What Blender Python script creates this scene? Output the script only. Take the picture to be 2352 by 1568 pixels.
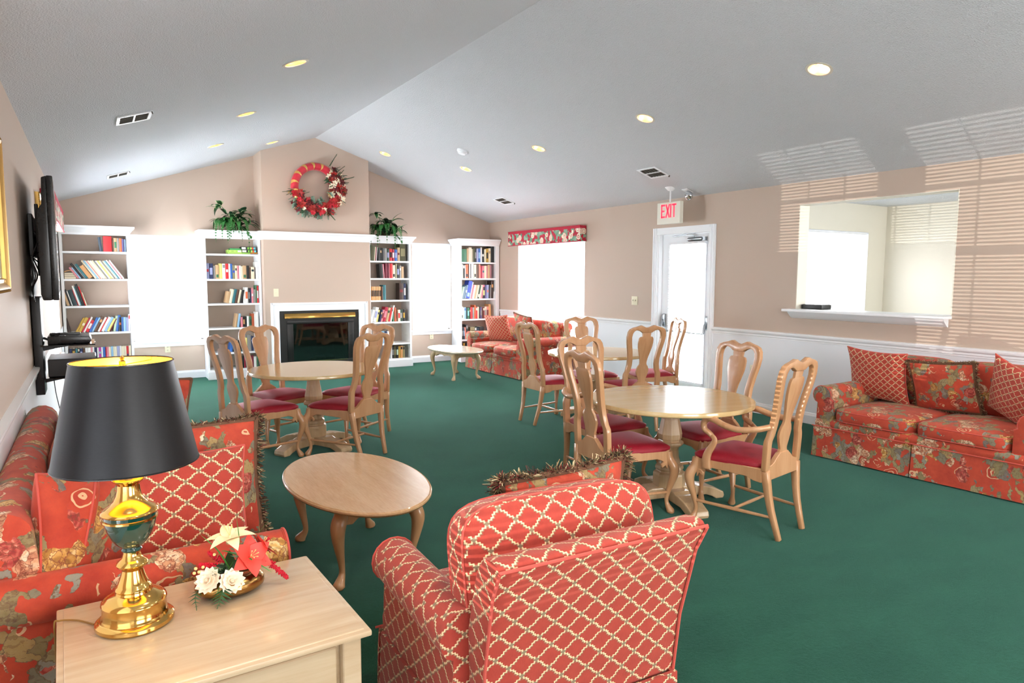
import bpy, bmesh, math, random
from math import sin, cos, pi, radians, sqrt, atan2
from mathutils import Vector, Matrix, Euler
from mathutils.geometry import delaunay_2d_cdt

random.seed(7)
for o in list(bpy.data.objects):
    bpy.data.objects.remove(o)
S = bpy.context.scene
COL = S.collection

# ------------------------------------------------------------------ camera
cam_d = bpy.data.cameras.new('camera')
cam_d.sensor_fit = 'HORIZONTAL'
cam_d.sensor_width = 36.0
cam_d.lens = 36.0 * 1578.37 / 2352.0
cam_d.clip_start = 0.05
cam = bpy.data.objects.new('camera', cam_d)
COL.objects.link(cam)
_R = Vector((0.85320641, -0.52156623, 0.00273519))
_U = Vector((0.0469234, 0.08198058, 0.99552869))
_F = Vector((0.51945838, 0.84926312, -0.09442002))
_m = Matrix(((_R.x, _U.x, -_F.x, 0.0), (_R.y, _U.y, -_F.y, 0.0), (_R.z, _U.z, -_F.z, 1.5), (0, 0, 0, 1)))
cam.matrix_world = _m
S.camera = cam

# ------------------------------------------------------------------ world / exposure
W = bpy.data.worlds.new('overcast_sky')
S.world = W
W.use_nodes = True
_bg = W.node_tree.nodes['Background']
_bg.inputs[0].default_value = (0.93, 0.97, 1.0, 1)
_bg.inputs[1].default_value = 5.5
S.view_settings.view_transform = 'Standard'
S.view_settings.look = 'None'
S.view_settings.gamma = 1.0
S.view_settings.use_curve_mapping = False
S.view_settings.exposure = 0.62
S.cycles.max_bounces = 10
S.cycles.diffuse_bounces = 6
S.cycles.transparent_max_bounces = 12
S.cycles.sample_clamp_indirect = 6.0
S.cycles.caustics_reflective = False
S.cycles.caustics_refractive = False

def area(name, loc, target, sx, sy, energy, color=(1, 1, 1), portal=False):
    d = bpy.data.lights.new(name, 'AREA')
    d.shape = 'RECTANGLE'; d.size = sx; d.size_y = sy; d.energy = energy; d.color = color
    if portal: d.cycles.is_portal = True
    o = bpy.data.objects.new(name, d); COL.objects.link(o)
    o.location = loc
    o.rotation_euler = (Vector(target) - Vector(loc)).to_track_quat('-Z', 'Y').to_euler()
    return o
def lamp_light(name, kind, loc, energy, color, radius=0.03, rot=(0, 0, 0), spot=None):
    d = bpy.data.lights.new(name, kind); d.energy = energy; d.color = color
    if kind in ('POINT', 'SPOT'): d.shadow_soft_size = radius
    if spot: d.spot_size = spot[0]; d.spot_blend = spot[1]
    o = bpy.data.objects.new(name, d); COL.objects.link(o); o.location = loc; o.rotation_euler = rot
    return o
SKYC = (0.95, 0.98, 1.0)
# daylight entering through the windows (lamps stand outside the glass), then three added fill lamps
area('daylight_window_back_left', (0.93, 11.35, 1.35), (0.93, 0, 1.0), 0.95, 1.5, 135, SKYC)
area('daylight_window_back_right', (5.08, 11.35, 1.35), (5.0, 0, 1.0), 0.72, 1.5, 100, SKYC)
area('daylight_window_right', (6.75, 9.1, 1.35), (0, 9.1, 1.0), 1.8, 1.5, 240, SKYC)
area('daylight_door', (6.75, 6.12, 1.1), (0, 6.1, 0.8), 0.6, 1.7, 60, SKYC)
area('daylight_window_left', (-0.85, 9.0, 1.35), (6, 9.0, 1.0), 1.7, 1.5, 180, SKYC)
area('daylight_window_office', (8.3, 5.95, 1.6), (8.0, 0, 1.0), 1.4, 1.1, 22, SKYC)
area('office_fill_near', (7.9, 1.3, 1.6), (8.4, 5.0, 1.4), 1.6, 1.2, 26, SKYC)  # added fill from an unseen side, brightens the office
area('rear_fill_a', (1.3, -2.75, 1.5), (2.2, 4, 1.3), 2.0, 1.6, 50, (1, 0.96, 0.92))  # both rear lamps are added frontal fill behind the viewer
area('rear_fill_b', (4.4, -2.75, 1.5), (3.8, 4, 1.3), 2.0, 1.6, 50, (1, 0.96, 0.92))
# added unseen overhead fill behind the viewer, in place of bounced flash
for _x in (1.322, 4.60):
    for _y in (1.41, -.43):
        _l = area('overhead_fill_behind_viewer', (_x, _y, 2.98), (_x, _y, 0), .15, .15, 15, (1.0, .92, .82)); _l.data.shape = 'DISK'
# low sun mirrored by a parked car: shines up through the left windows' blinds
_s = bpy.data.lights.new('mirrored_sun', 'SPOT'); _s.energy = 7500; _s.color = (1, .93, .84); _s.shadow_soft_size = .012
_s.spot_size = radians(22); _s.spot_blend = .1
_o = bpy.data.objects.new('mirrored_sun', _s); COL.objects.link(_o); _o.location = (-14.4, -1.42, .44)
_o.rotation_euler = (Vector((-.336, 1.85, 1.3)) - Vector((-14.4, -1.42, .44))).to_track_quat('-Z', 'Y').to_euler()

# ------------------------------------------------------------------ materials
def lin(h):
    h = h.lstrip('#'); r = []
    for i in (0, 2, 4):
        c = int(h[i:i+2], 16) / 255.0
        r.append(c / 12.92 if c <= 0.04045 else ((c + 0.055) / 1.055) ** 2.4)
    return (r[0], r[1], r[2], 1.0)

class NT:
    def __init__(s, name):
        s.m = bpy.data.materials.new(name); s.m.use_nodes = True
        s.t = s.m.node_tree; s.n = s.t.nodes; s.b = s.n['Principled BSDF']
        s._tc = None
    def new(s, kind, **kw):
        n = s.n.new(kind)
        for k, v in kw.items(): setattr(n, k, v)
        return n
    def link(s, a, b): s.t.links.new(a, b)
    def tc(s, which='Object'):
        if s._tc is None: s._tc = s.n.new('ShaderNodeTexCoord')
        return s._tc.outputs[which]
    def val(s, sock, v):
        if hasattr(v, 'links'): s.link(v, sock)
        else: sock.default_value = v
    def math(s, op, a, b=None, c=None):
        n = s.n.new('ShaderNodeMath'); n.operation = op
        s.val(n.inputs[0], a)
        if b is not None: s.val(n.inputs[1], b)
        if c is not None: s.val(n.inputs[2], c)
        return n.outputs[0]
    def mix(s, f, a, b, blend='MIX'):
        n = s.n.new('ShaderNodeMix'); n.data_type = 'RGBA'; n.blend_type = blend
        s.val(n.inputs[0], f); s.val(n.inputs[6], a); s.val(n.inputs[7], b)
        return n.outputs[2]
    def noise(s, scale, detail=2.0, rough=0.5, vec=None, dist=0.0):
        n = s.n.new('ShaderNodeTexNoise'); n.inputs['Scale'].default_value = scale
        n.inputs['Detail'].default_value = detail; n.inputs['Roughness'].default_value = rough
        n.inputs['Distortion'].default_value = dist
        s.link(vec if vec is not None else s.tc(), n.inputs['Vector'])
        return n
    def voro(s, scale, vec=None, feature='F1', rnd=1.0):
        n = s.n.new('ShaderNodeTexVoronoi'); n.feature = feature
        n.inputs['Scale'].default_value = scale
        n.inputs['Randomness'].default_value = rnd
        s.link(vec if vec is not None else s.tc(), n.inputs['Vector'])
        return n
    def mapping(s, scale=(1, 1, 1), rot=(0, 0, 0), vec=None):
        n = s.n.new('ShaderNodeMapping'); n.inputs['Scale'].default_value = scale
        n.inputs['Rotation'].default_value = rot
        s.link(vec if vec is not None else s.tc(), n.inputs['Vector'])
        return n.outputs[0]
    def ramp(s, f, stops, interp='LINEAR'):
        n = s.n.new('ShaderNodeValToRGB'); cr = n.color_ramp; cr.interpolation = interp
        while len(cr.elements) < len(stops): cr.elements.new(0.5)
        for e, (p, c) in zip(cr.elements, stops):
            e.position = p; e.color = c if not isinstance(c, str) else lin(c)
        s.link(f, n.inputs[0])
        return n.outputs[0]
    def bump(s, h, strength=0.3, dist=0.01):
        n = s.n.new('ShaderNodeBump'); n.inputs['Strength'].default_value = strength
        n.inputs['Distance'].default_value = dist
        s.link(h, n.inputs['Height']); s.link(n.outputs[0], s.b.inputs['Normal'])
    def set(s, **kw):
        for k, v in kw.items():
            s.val(s.b.inputs[k.replace('_', ' ')], v)
        return s

_mats = {}
def plain(name, color, rough=0.5, metal=0.0, **kw):
    if name in _mats: return _mats[name]
    t = NT(name)
    t.b.inputs['Base Color'].default_value = lin(color) if isinstance(color, str) else color
    t.b.inputs['Roughness'].default_value = rough; t.b.inputs['Metallic'].default_value = metal
    for k, v in kw.items(): t.b.inputs[k.replace('_', ' ')].default_value = v
    # slight procedural variation of the gloss so that nothing is perfectly even
    nz = t.noise(18, 3)
    r = t.math('MULTIPLY_ADD', nz.outputs[0], 0.12, max(0.0, rough - 0.06))
    t.link(r, t.b.inputs['Roughness'])
    _mats[name] = t.m
    return t.m

def wall_paint(name, color, bump=0.15, scale=220):
    t = NT(name)
    nz = t.noise(1.3, 3)
    c = t.mix(t.math('MULTIPLY', nz.outputs[0], 0.25), lin(color), tuple(x * 0.93 for x in lin(color)[:3]) + (1,))
    t.set(Base_Color=c, Roughness=0.62)
    t.bump(t.noise(scale, 3, 0.6).outputs[0], bump, 0.004)
    return t.m
M_wall = wall_paint('tan_wall_paint', '#c3af9f')
M_wallw = wall_paint('office_wall_paint', '#e6e1d3')
M_white = plain('white_trim_paint', '#f3f6fa', 0.35)
M_wains = wall_paint('white_wainscot_paint', '#f2f6fc', 0.05, 60)
def ceil_mat():
    t = NT('textured_ceiling_paint')
    a = t.noise(95, 4, 0.65); b = t.voro(120)
    h = t.math('ADD', a.outputs[0], t.math('MULTIPLY', b.outputs[0], 0.6))
    c = t.mix(a.outputs[0], lin('#cacdd2'), lin('#dce0e5'))
    t.set(Base_Color=c, Roughness=0.8); t.bump(h, 0.55, 0.012)
    return t.m
M_ceil = ceil_mat()
def carpet_mat():
    t = NT('green_carpet')
    a = t.noise(2.2, 4, 0.6, vec=t.mapping((1, 1.7, 1), (0, 0, 0.6))); b = t.noise(420, 2, 0.7); c2 = t.noise(14, 3, 0.6)
    c = t.mix(t.ramp(a.outputs[0], [(0.35, (0, 0, 0, 1)), (0.7, (1, 1, 1, 1))]), lin('#16432d'), lin('#265b42'))
    c = t.mix(t.math('MULTIPLY', c2.outputs[0], 0.5), c, lin('#1c4a36'))
    c = t.mix(t.math('MULTIPLY', b.outputs[0], 0.7), c, lin('#103022'))
    t.set(Base_Color=c, Roughness=0.9, Sheen_Weight=0.5, Sheen_Roughness=0.2)
    t.b.inputs['Sheen Tint'].default_value = lin('#9fe6da')
    t.b.inputs['Specular IOR Level'].default_value = 0.05
    t.bump(t.math('ADD', b.outputs[0], t.math('MULTIPLY', t.noise(60, 3).outputs[0], 0.6)), 0.5, 0.01)
    return t.m
M_carpet = carpet_mat()
def wood(name, c1, c2, rough=0.28, coat=0.35, scale=1.0, rot=(0, 0, 0), grain=(2.2, 26, 26), streak=0.5):
    t = NT(name)
    v = t.mapping(tuple(g * scale for g in grain), rot)
    a = t.noise(1.0, 5, 0.6, vec=v, dist=0.6)
    b = t.noise(6.0, 3, 0.5, vec=v)
    f = t.math('ADD', t.math('MULTIPLY', a.outputs[0], 1 - streak * 0.4), t.math('MULTIPLY', b.outputs[0], streak * 0.4))
    c = t.mix(t.ramp(f, [(0.33, (0, 0, 0, 1)), (0.68, (1, 1, 1, 1))]), lin(c1), lin(c2))
    t.set(Base_Color=c, Roughness=rough, Coat_Weight=coat, Coat_Roughness=0.12)
    t.bump(a.outputs[0], 0.05, 0.002)
    return t.m
M_chair = wood('pickled_maple', '#bd8b60', '#cfa077', 0.3, 0.45, 0.6, (0, 0, 0), (26, 26, 2.0))
M_ttop = wood('blond_table_top', '#cbab74', '#dbc18e', 0.17, 0.7, 0.5)
M_ped = wood('whitewashed_pedestal', '#c0a078', '#d3b892', 0.35, 0.3, 0.6, (0, 0, 0), (26, 26, 2.0))
M_oval = wood('pale_oak_table', '#c99c6c', '#ddb688', 0.24, 0.5, 1.2, (0, 0, 0.5), (18, 2.2, 18), 1.0)
M_ovall = wood('pale_oak_leg', '#b8875c', '#cc9e72', 0.3, 0.4, 0.8, (0, 0, 0), (20, 20, 2))
M_ovalw = wood('whitewashed_oak_table', '#cdb89a', '#e0cfb4', 0.18, 0.7, 1.0, (0, 0, 0.5), (18, 2.2, 18), 0.6)
M_end = wood('whitewashed_end_table', '#c0a685', '#ceb899', 0.27, 0.4, 1.0, (0, 0, 0), (2.2, 26, 26), 0.4)
def seatfab():
    t = NT('red_seat_fabric')
    w = t.voro(260)
    c = t.mix(w.outputs[0], lin('#860a1e'), lin('#a6122b'))
    t.set(Base_Color=c, Roughness=0.6, Sheen_Weight=0.25, Sheen_Roughness=0.3)
    t.b.inputs['Sheen Tint'].default_value = lin('#ff9fb4')
    t.bump(w.outputs[0], 0.25, 0.003)
    return t.m
M_seat = seatfab()

def trellis(name, w=0.088, h=0.074):
    t = NT(name)
    uv = t.tc('UV')
    wob = t.noise(7, 2, vec=uv)
    add = t.new('ShaderNodeVectorMath', operation='MULTIPLY_ADD')
    t.link(wob.outputs['Color'], add.inputs[0]); add.inputs[1].default_value = (0.006, 0.006, 0); t.link(uv, add.inputs[2])
    sp = t.new('ShaderNodeSeparateXYZ'); t.link(add.outputs[0], sp.inputs[0])
    x = t.math('DIVIDE', sp.outputs[0], w); y = t.math('DIVIDE', sp.outputs[1], h)
    a = t.math('ADD', x, y); b = t.math('SUBTRACT', x, y)
    def tri(v): return t.math('PINGPONG', v, 0.5)
    # each lattice line weaves in a small zig-zag: ogee shaped cells
    def zig(v):
        s1 = t.math('SINE', t.math('MULTIPLY', v, 4 * pi))
        k = t.math('MULTIPLY', s1, 0.028)
        s2 = t.math('SINE', t.math('MULTIPLY', v, 12 * pi))
        return t.math('ADD', k, t.math('MULTIPLY', s2, 0.030))
    la = tri(t.math('ADD', a, zig(b))); lb = tri(t.math('ADD', b, zig(a)))
    d = t.math('MINIMUM', la, lb)
    la2 = tri(t.math('ADD', t.math('ADD', a, zig(b)), 0.06)); lb2 = tri(t.math('ADD', t.math('ADD', b, zig(a)), -0.06))
    d2 = t.math('MINIMUM', la2, lb2)
    ta, tb = tri(a), tri(b)
    node = t.math('MAXIMUM', ta, tb)
    mott = t.noise(28, 4, 0.6, vec=uv); fine = t.noise(300, 2, vec=t.mapping((1, 0.25, 1), vec=uv))
    base = t.mix(mott.outputs[0], lin('#982c20'), lin('#c24632'))
    base = t.mix(t.math('MULTIPLY', fine.outputs[0], 0.5), base, lin('#9c2c22'))
    lt = lambda v, k: t.math('LESS_THAN', v, k)
    c = t.mix(t.math('MULTIPLY', lt(d2, 0.048), 0.85), base, lin('#8f6f56'))
    c = t.mix(lt(d, 0.045), c, lin('#ead0a2'))
    c = t.mix(lt(node, 0.10), c, lin('#8c7a5e'))
    t.set(Base_Color=c, Roughness=0.8, Sheen_Weight=0.3)
    t.b.inputs['Sheen Tint'].default_value = lin('#ffd9cc')
    t.bump(fine.outputs[0], 0.25, 0.002)
    return t.m
M_trel = trellis('coral_trellis_fabric')
M_trelS = trellis('small_trellis_fabric', 0.064, 0.060)

def floral(name, sc=1.0):
    t = NT(name)
    p = t.mapping((sc, sc, sc))
    def warp(src, scale, amt, det=3):
        wn = t.noise(scale, det, vec=src)
        sb = t.new('ShaderNodeVectorMath', operation='SUBTRACT'); t.link(wn.outputs['Color'], sb.inputs[0]); sb.inputs[1].default_value = (.5, .5, .5)
        ad = t.new('ShaderNodeVectorMath', operation='MULTIPLY_ADD'); t.link(sb.outputs[0], ad.inputs[0]); ad.inputs[1].default_value = (amt, amt, amt); t.link(src, ad.inputs[2])
        return ad.outputs[0]
    q = warp(p, 13, .075); q2 = warp(p, 17, .11, 4)
    def sep(v):
        n = t.new('ShaderNodeSeparateColor'); t.link(v, n.inputs[0]); return n.outputs
    mott = t.noise(9, 5, 0.65, vec=p)
    base = t.mix(t.ramp(mott.outputs[0], [(.3, (0, 0, 0, 1)), (.7, (1, 1, 1, 1))]), lin('#a92d1e'), lin('#cf4d30'))
    mask = t.noise(5.0, 3, 0.55, vec=warp(p, 20, .05))
    mk = t.math('GREATER_THAN', mask.outputs[0], .478)
    # blossoms: soft petal rings, strongly warped
    vb = t.voro(8.5, vec=q); sb_ = sep(vb.outputs['Color'])
    ph = t.math('SINE', t.math('MULTIPLY_ADD', vb.outputs['Distance'], 34.0, t.math('MULTIPLY', t.noise(30, 2, vec=p).outputs[0], 7.0)))
    vp = t.voro(36, vec=q2); vps = sep(vp.outputs['Color'])
    vpe = t.voro(36, vec=q2, feature='DISTANCE_TO_EDGE')
    pv = t.math('ADD', t.math('MULTIPLY', vps[0], .62), t.math('MULTIPLY', t.math('MULTIPLY_ADD', ph, .5, .5), .38))
    ro = t.ramp(pv, [(0.0, '#9a5640'), (.25, '#c58766'), (.5, '#dcae86'), (.8, '#f0dcbc')])
    ye = t.ramp(pv, [(0.0, '#85602c'), (.3, '#bd8c3e'), (.65, '#dcb468'), (1, '#efd9a2')])
    rr = t.ramp(pv, [(0.0, '#701c1a'), (.35, '#a63434'), (.75, '#cf6e5c'), (1, '#e8b096')])
    fl = t.mix(t.math('GREATER_THAN', sb_[1], .62), ro, ye); fl = t.mix(t.math('GREATER_THAN', sb_[2], .74), fl, rr)
    fl = t.mix(t.math('MULTIPLY', t.math('LESS_THAN', vpe.outputs['Distance'], .055), .75), fl, lin('#7c3a28'))
    isfl = t.math('MULTIPLY', t.math('LESS_THAN', vb.outputs['Distance'], .47), t.math('GREATER_THAN', sb_[0], .27))
    # leaves: elongated warped cells in olive, sage and slate with dark veins
    lv = t.voro(21, vec=t.mapping((1, .62, .62), (.5, .3, .8), vec=q2)); ls = sep(lv.outputs['Color'])
    le = t.voro(21, vec=t.mapping((1, .62, .62), (.5, .3, .8), vec=q2), feature='DISTANCE_TO_EDGE')
    leaf = t.ramp(ls[0], [(0, '#6f6a3e'), (.22, '#8f8a5e'), (.42, '#5e6a5c'), (.58, '#7c8a86'), (.74, '#4d5560'), (.88, '#a1884c')], 'CONSTANT')
    leaf = t.mix(t.math('LESS_THAN', le.outputs['Distance'], .03), leaf, lin('#4a3d2a'))
    leaf = t.mix(t.math('MULTIPLY', t.noise(70, 2, vec=p).outputs[0], .5), leaf, lin('#b3a883'))
    keep = t.math('GREATER_THAN', ls[1], .40)
    allf = t.math('MULTIPLY', mk, t.math('MAXIMUM', isfl, keep))
    c = t.mix(allf, base, t.mix(isfl, leaf, fl))
    # cream scrolls on the plain ground
    vr = t.voro(6.0, vec=warp(p, 7, .10)); sr_ = sep(vr.outputs['Color'])
    sr = t.math('SINE', t.math('MULTIPLY', vr.outputs['Distance'], 52.0))
    sc1 = t.math('MULTIPLY', t.math('GREATER_THAN', sr, 0.62), t.math('LESS_THAN', vr.outputs['Distance'], .36))
    brk = t.math('GREATER_THAN', t.noise(12, 2, vec=p).outputs[0], .47)
    sc1 = t.math('MULTIPLY', t.math('MULTIPLY', sc1, brk), t.math('GREATER_THAN', sr_[0], .45))
    c = t.mix(t.math('MULTIPLY', sc1, t.math('SUBTRACT', 1.0, allf)), c, lin('#dfb78e'))
    fine = t.noise(260, 2, vec=p)
    strk = t.noise(1.0, 3, .6, vec=t.mapping((95, 14, 60), (.4, .7, .2), vec=q))
    c = t.mix(t.math('MULTIPLY', t.math('GREATER_THAN', strk.outputs[0], .56), t.math('MULTIPLY', allf, .38)), c, lin('#5a3426'))
    c = t.mix(t.math('MULTIPLY', fine.outputs[0], 0.3), c, lin('#8e4a34'))
    t.set(Base_Color=c, Roughness=0.82, Sheen_Weight=0.15)
    t.b.inputs['Sheen Tint'].default_value = lin('#ffe0cc')
    t.bump(fine.outputs[0], 0.2, 0.002)
    return t.m
M_flor = floral('floral_tapestry_fabric', 1.0)
M_florS = floral('floral_tapestry_small', 1.35)
M_piping = plain('coral_piping', '#c9564a', 0.8)
M_rope = plain('brown_rope_edge', '#6b4a34', 0.85)
M_brass = plain('polished_brass', '#dcb062', 0.12, 1.0)
M_bronze = plain('aged_bronze', '#a9824c', 0.22, 1.0)
M_black = plain('black_plastic', '#0c0c0e', 0.28)
M_blackm = plain('black_metal', '#121314', 0.42)
M_steel = plain('brushed_steel', '#a3a9ae', 0.3, 1.0)
M_chrome = plain('chrome', '#d6d8da', 0.1, 1.0)
M_ivory = plain('ivory_plastic', '#e6dfc2', 0.4)
M_grey = plain('dark_grey_void', '#4a463f', 0.8)
M_ventd = plain('vent_louver_shade', '#8f8c86', 0.7)
def glass_mat():
    t = NT('window_glass'); n = t.n
    tr = n.new('ShaderNodeBsdfTransparent'); gl = n.new('ShaderNodeBsdfGlossy'); gl.inputs['Roughness'].default_value = 0.02
    fr = n.new('ShaderNodeFresnel'); fr.inputs[0].default_value = 1.45
    mx = n.new('ShaderNodeMixShader'); t.link(t.math('MULTIPLY', fr.outputs[0], .45), mx.inputs[0]); t.link(tr.outputs[0], mx.inputs[1]); t.link(gl.outputs[0], mx.inputs[2])
    t.link(mx.outputs[0], n['Material Output'].inputs[0])
    return t.m
M_glass = glass_mat()
def slat_mat():
    t = NT('white_blind_slat'); n = t.n
    tl = n.new('ShaderNodeBsdfTranslucent'); tl.inputs[0].default_value = (0.9, 0.91, 0.93, 1)
    df = n.new('ShaderNodeBsdfDiffuse'); df.inputs[0].default_value = (0.88, 0.89, 0.92, 1)
    mx = n.new('ShaderNodeMixShader'); mx.inputs[0].default_value = 0.06
    t.link(df.outputs[0], mx.inputs[1]); t.link(tl.outputs[0], mx.inputs[2])
    t.link(mx.outputs[0], n['Material Output'].inputs[0])
    return t.m
M_slat = slat_mat()
def emis(name, color, strength):
    t = NT(name); c = lin(color) if isinstance(color, str) else color
    t.b.inputs['Base Color'].default_value = c
    t.b.inputs['Emission Color'].default_value = c
    t.b.inputs['Emission Strength'].default_value = strength
    return t.m
M_bulb = emis('warm_bulb', '#ffd79a', 18.0)
M_gold = plain('gold_reflector', '#f7b040', 0.35, 0.1)
M_exitred = emis('lit_red_letters', '#ff2038', 1.6)
def vcol_mat(name, rough=0.85):
    t = NT(name); a = t.new('ShaderNodeAttribute'); a.attribute_name = 'Col'
    t.set(Base_Color=a.outputs['Color'], Roughness=rough)
    return t.m
M_fringe = vcol_mat('mixed_fringe_yarn')

# ------------------------------------------------------------------ mesh helpers
class MB:
    def __init__(s): s.v = []; s.f = []; s.mi = []; s.uv = {}; s.col = None
    def add(s, vs, fs, M=None, mi=0, uv=None):
        k = len(s.v)
        for p in vs:
            p = Vector(p)
            if M is not None: p = M @ p
            s.v.append(p)
        for i, f in enumerate(fs):
            s.f.append([k + j for j in f]); s.mi.append(mi)
        if uv is not None:
            for i, c in enumerate(uv): s.uv[k + i] = c
        return s
    def box(s, x0, x1, y0, y1, z0, z1, M=None, mi=0):
        if x0 > x1: x0, x1 = x1, x0
        if y0 > y1: y0, y1 = y1, y0
        vs = [(x0,y0,z0),(x1,y0,z0),(x1,y1,z0),(x0,y1,z0),(x0,y0,z1),(x1,y0,z1),(x1,y1,z1),(x0,y1,z1)]
        return s.add(vs, [(0,3,2,1),(4,5,6,7),(0,1,5,4),(1,2,6,5),(2,3,7,6),(3,0,4,7)], M, mi)
    def lathe(s, prof, n=24, M=None, mi=0, sx=1, sy=1, ph=0, cap=True):
        vs = []; fs = []
        for (r, z) in prof:
            for i in range(n):
                a = 2*pi*(i + ph)/n
                vs.append((r*cos(a)*sx, r*sin(a)*sy, z))
        for j in range(len(prof)-1):
            for i in range(n):
                a, b = j*n+i, j*n+(i+1) % n
                fs.append((a, b, b+n, a+n))
        if cap:
            fs.append(tuple(reversed(range(n)))); fs.append(tuple((len(prof)-1)*n+i for i in range(n)))
        return s.add(vs, fs, M, mi)
    def tube(s, pts, r, n=8, M=None, mi=0, ax=None, closed=False, cap=True, flat=None, up=None):
        """sweep a round (or flat: rx, ry factors) section along pts"""
        P = [Vector(p) for p in pts]; m = len(P)
        R = r if isinstance(r, (list, tuple)) else [r]*m
        T = []
        for i in range(m):
            a = P[i-1] if (i > 0 or closed) else P[i]
            b = P[(i+1) % m] if (i < m-1 or closed) else P[i]
            t = b - a
            T.append(t.normalized() if t.length > 1e-9 else Vector((0, 0, 1)))
        u0 = Vector(up) if up is not None else (Vector((0, 0, 1)) if abs(T[0].z) < 0.9 else Vector((1, 0, 0)))
        vs = []; fs = []
        N = (u0 - T[0]*u0.dot(T[0])).normalized()
        for i in range(m):
            if up is not None: N = (u0 - T[i]*u0.dot(T[i])).normalized()
            else: N = (N - T[i]*N.dot(T[i])).normalized()
            B = T[i].cross(N)
            fx, fy = flat if flat else (1, 1)
            for k in range(n):
                a = 2*pi*(k+0.5)/n
                vs.append(P[i] + (B*cos(a)*fx + N*sin(a)*fy)*R[i])
        mm = m if closed else m-1
        for j in range(mm):
            for k in range(n):
                a, b = j*n+k, j*n+(k+1) % n
                c, d = ((j+1) % m)*n+(k+1) % n, ((j+1) % m)*n+k
                fs.append((a, b, c, d))
        if cap and not closed:
            fs.append(tuple(reversed(range(n)))); fs.append(tuple((m-1)*n+k for k in range(n)))
        return s.add(vs, fs, M, mi)
    def prism(s, poly, d0, d1, axes='xzy', M=None, mi=0, bend=None):
        """2-D polygon (a,b) in the first two axes, extruded along the third"""
        idx = ['xyz'.index(c) for c in axes]
        vs = []
        for d in (d0, d1):
            for (a, b) in poly:
                p = [0, 0, 0]; p[idx[0]] = a; p[idx[1]] = b; p[idx[2]] = d
                if bend: p = bend(p)
                vs.append(p)
        n = len(poly)
        fs = [tuple(range(n)), tuple(reversed(range(n, 2*n)))]
        fs += [(i, i+n, (i+1) % n + n, (i+1) % n) for i in range(n)]
        return s.add(vs, fs, M, mi)
    def strip(s, A, B, d0, d1, M=None, mi=0, bend=None):
        """band between polylines A and B (x,z pairs), thickness y d0..d1"""
        n = len(A); vs = []
        for d in (d0, d1):
            for q in (A, B):
                for (x, z) in q:
                    p = [x, d, z]
                    if bend: p = bend(p)
                    vs.append(p)
        a0, b0, a1, b1 = 0, n, 2*n, 3*n
        fs = []
        for i in range(n-1):
            fs += [(a0+i, a0+i+1, b0+i+1, b0+i), (a1+i, b1+i, b1+i+1, a1+i+1), (a0+i, a1+i, a1+i+1, a0+i+1), (b0+i, b0+i+1, b1+i+1, b1+i)]
        fs += [(a0, b0, b1, a1), (a0+n-1, a1+n-1, b1+n-1, b0+n-1)]
        return s.add(vs, fs, M, mi)
    def mesh(s, name, mats, smooth=40, bevel=None):
        me = bpy.data.meshes.new(name)
        me.from_pydata([tuple(p) for p in s.v], [], s.f)
        for m in (mats if isinstance(mats, (list, tuple)) else [mats]): me.materials.append(m)
        me.polygons.foreach_set('material_index', s.mi)
        me.validate(); me.update()
        bm = bmesh.new(); bm.from_mesh(me)
        bmesh.ops.recalc_face_normals(bm, faces=bm.faces)
        if bevel:
            es = [e for e in bm.edges if len(e.link_faces) == 2 and e.calc_face_angle(0) > radians(35)]
            bmesh.ops.bevel(bm, geom=es, offset=bevel[0], segments=bevel[1], affect='EDGES', clamp_overlap=True, profile=0.6)
        bm.to_mesh(me); bm.free()
        uvl = me.uv_layers.new(name='UVMap')
        use = s.uv if (s.uv and not bevel) else None
        co = me.vertices
        data = [0.0]*(2*len(me.loops))
        for p in me.polygons:
            nx, ny, nz = abs(p.normal.x), abs(p.normal.y), abs(p.normal.z)
            for li in p.loop_indices:
                vi = me.loops[li].vertex_index
                if use and vi in use: a, b = use[vi]
                else:
                    c = co[vi].co
                    if nx >= ny and nx >= nz: a, b = c.y, c.z
                    elif ny >= nz: a, b = c.x, c.z
                    else: a, b = c.x, c.y
                data[2*li] = a; data[2*li+1] = b
        uvl.data.foreach_set('uv', data)
        if s.col:
            ca = me.color_attributes.new('Col', 'FLOAT_COLOR', 'POINT')
            for i, c in enumerate(s.col): ca.data[i].color = c
        if smooth:
            me.polygons.foreach_set('use_smooth', [True]*len(me.polygons))
            me.set_sharp_from_angle(angle=radians(smooth))
        return me
    def build(s, name, mats, parent=None, smooth=40, bevel=None, loc=None, rot=None):
        return link(name, s.mesh(name, mats, smooth, bevel), parent, loc, rot)

def link(name, me, parent=None, loc=None, rot=None):
    o = bpy.data.objects.new(name, me); COL.objects.link(o)
    if parent is not None: o.parent = parent
    if loc is not None: o.location = loc
    if rot is not None: o.rotation_euler = rot
    return o
def thing(name, label, cat, loc=(0, 0, 0), rotz=0.0, group=None, rot=None):
    o = bpy.data.objects.new(name, None); COL.objects.link(o)
    o.empty_display_size = 0.05
    o.location = loc; o.rotation_euler = rot if rot else (0, 0, rotz)
    o['label'] = label; o['category'] = cat
    if group: o['group'] = group
    return o
def tag(o, label, cat, group=None):
    o['label'] = label; o['category'] = cat
    if group: o['group'] = group
    return o
def struct(o): o['kind'] = 'structure'; return o
def stuff(o): o['kind'] = 'stuff'; return o
def copy_tree(o, parent=None):
    c = o.copy(); COL.objects.link(c); c.parent = parent
    for ch in list(o.children): copy_tree(ch, c)
    return c
def bx(x0, x1, y0, y1, z0, z1): return MB().box(x0, x1, y0, y1, z0, z1)
def lerp(a, b, t): return a + (b - a)*t
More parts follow.
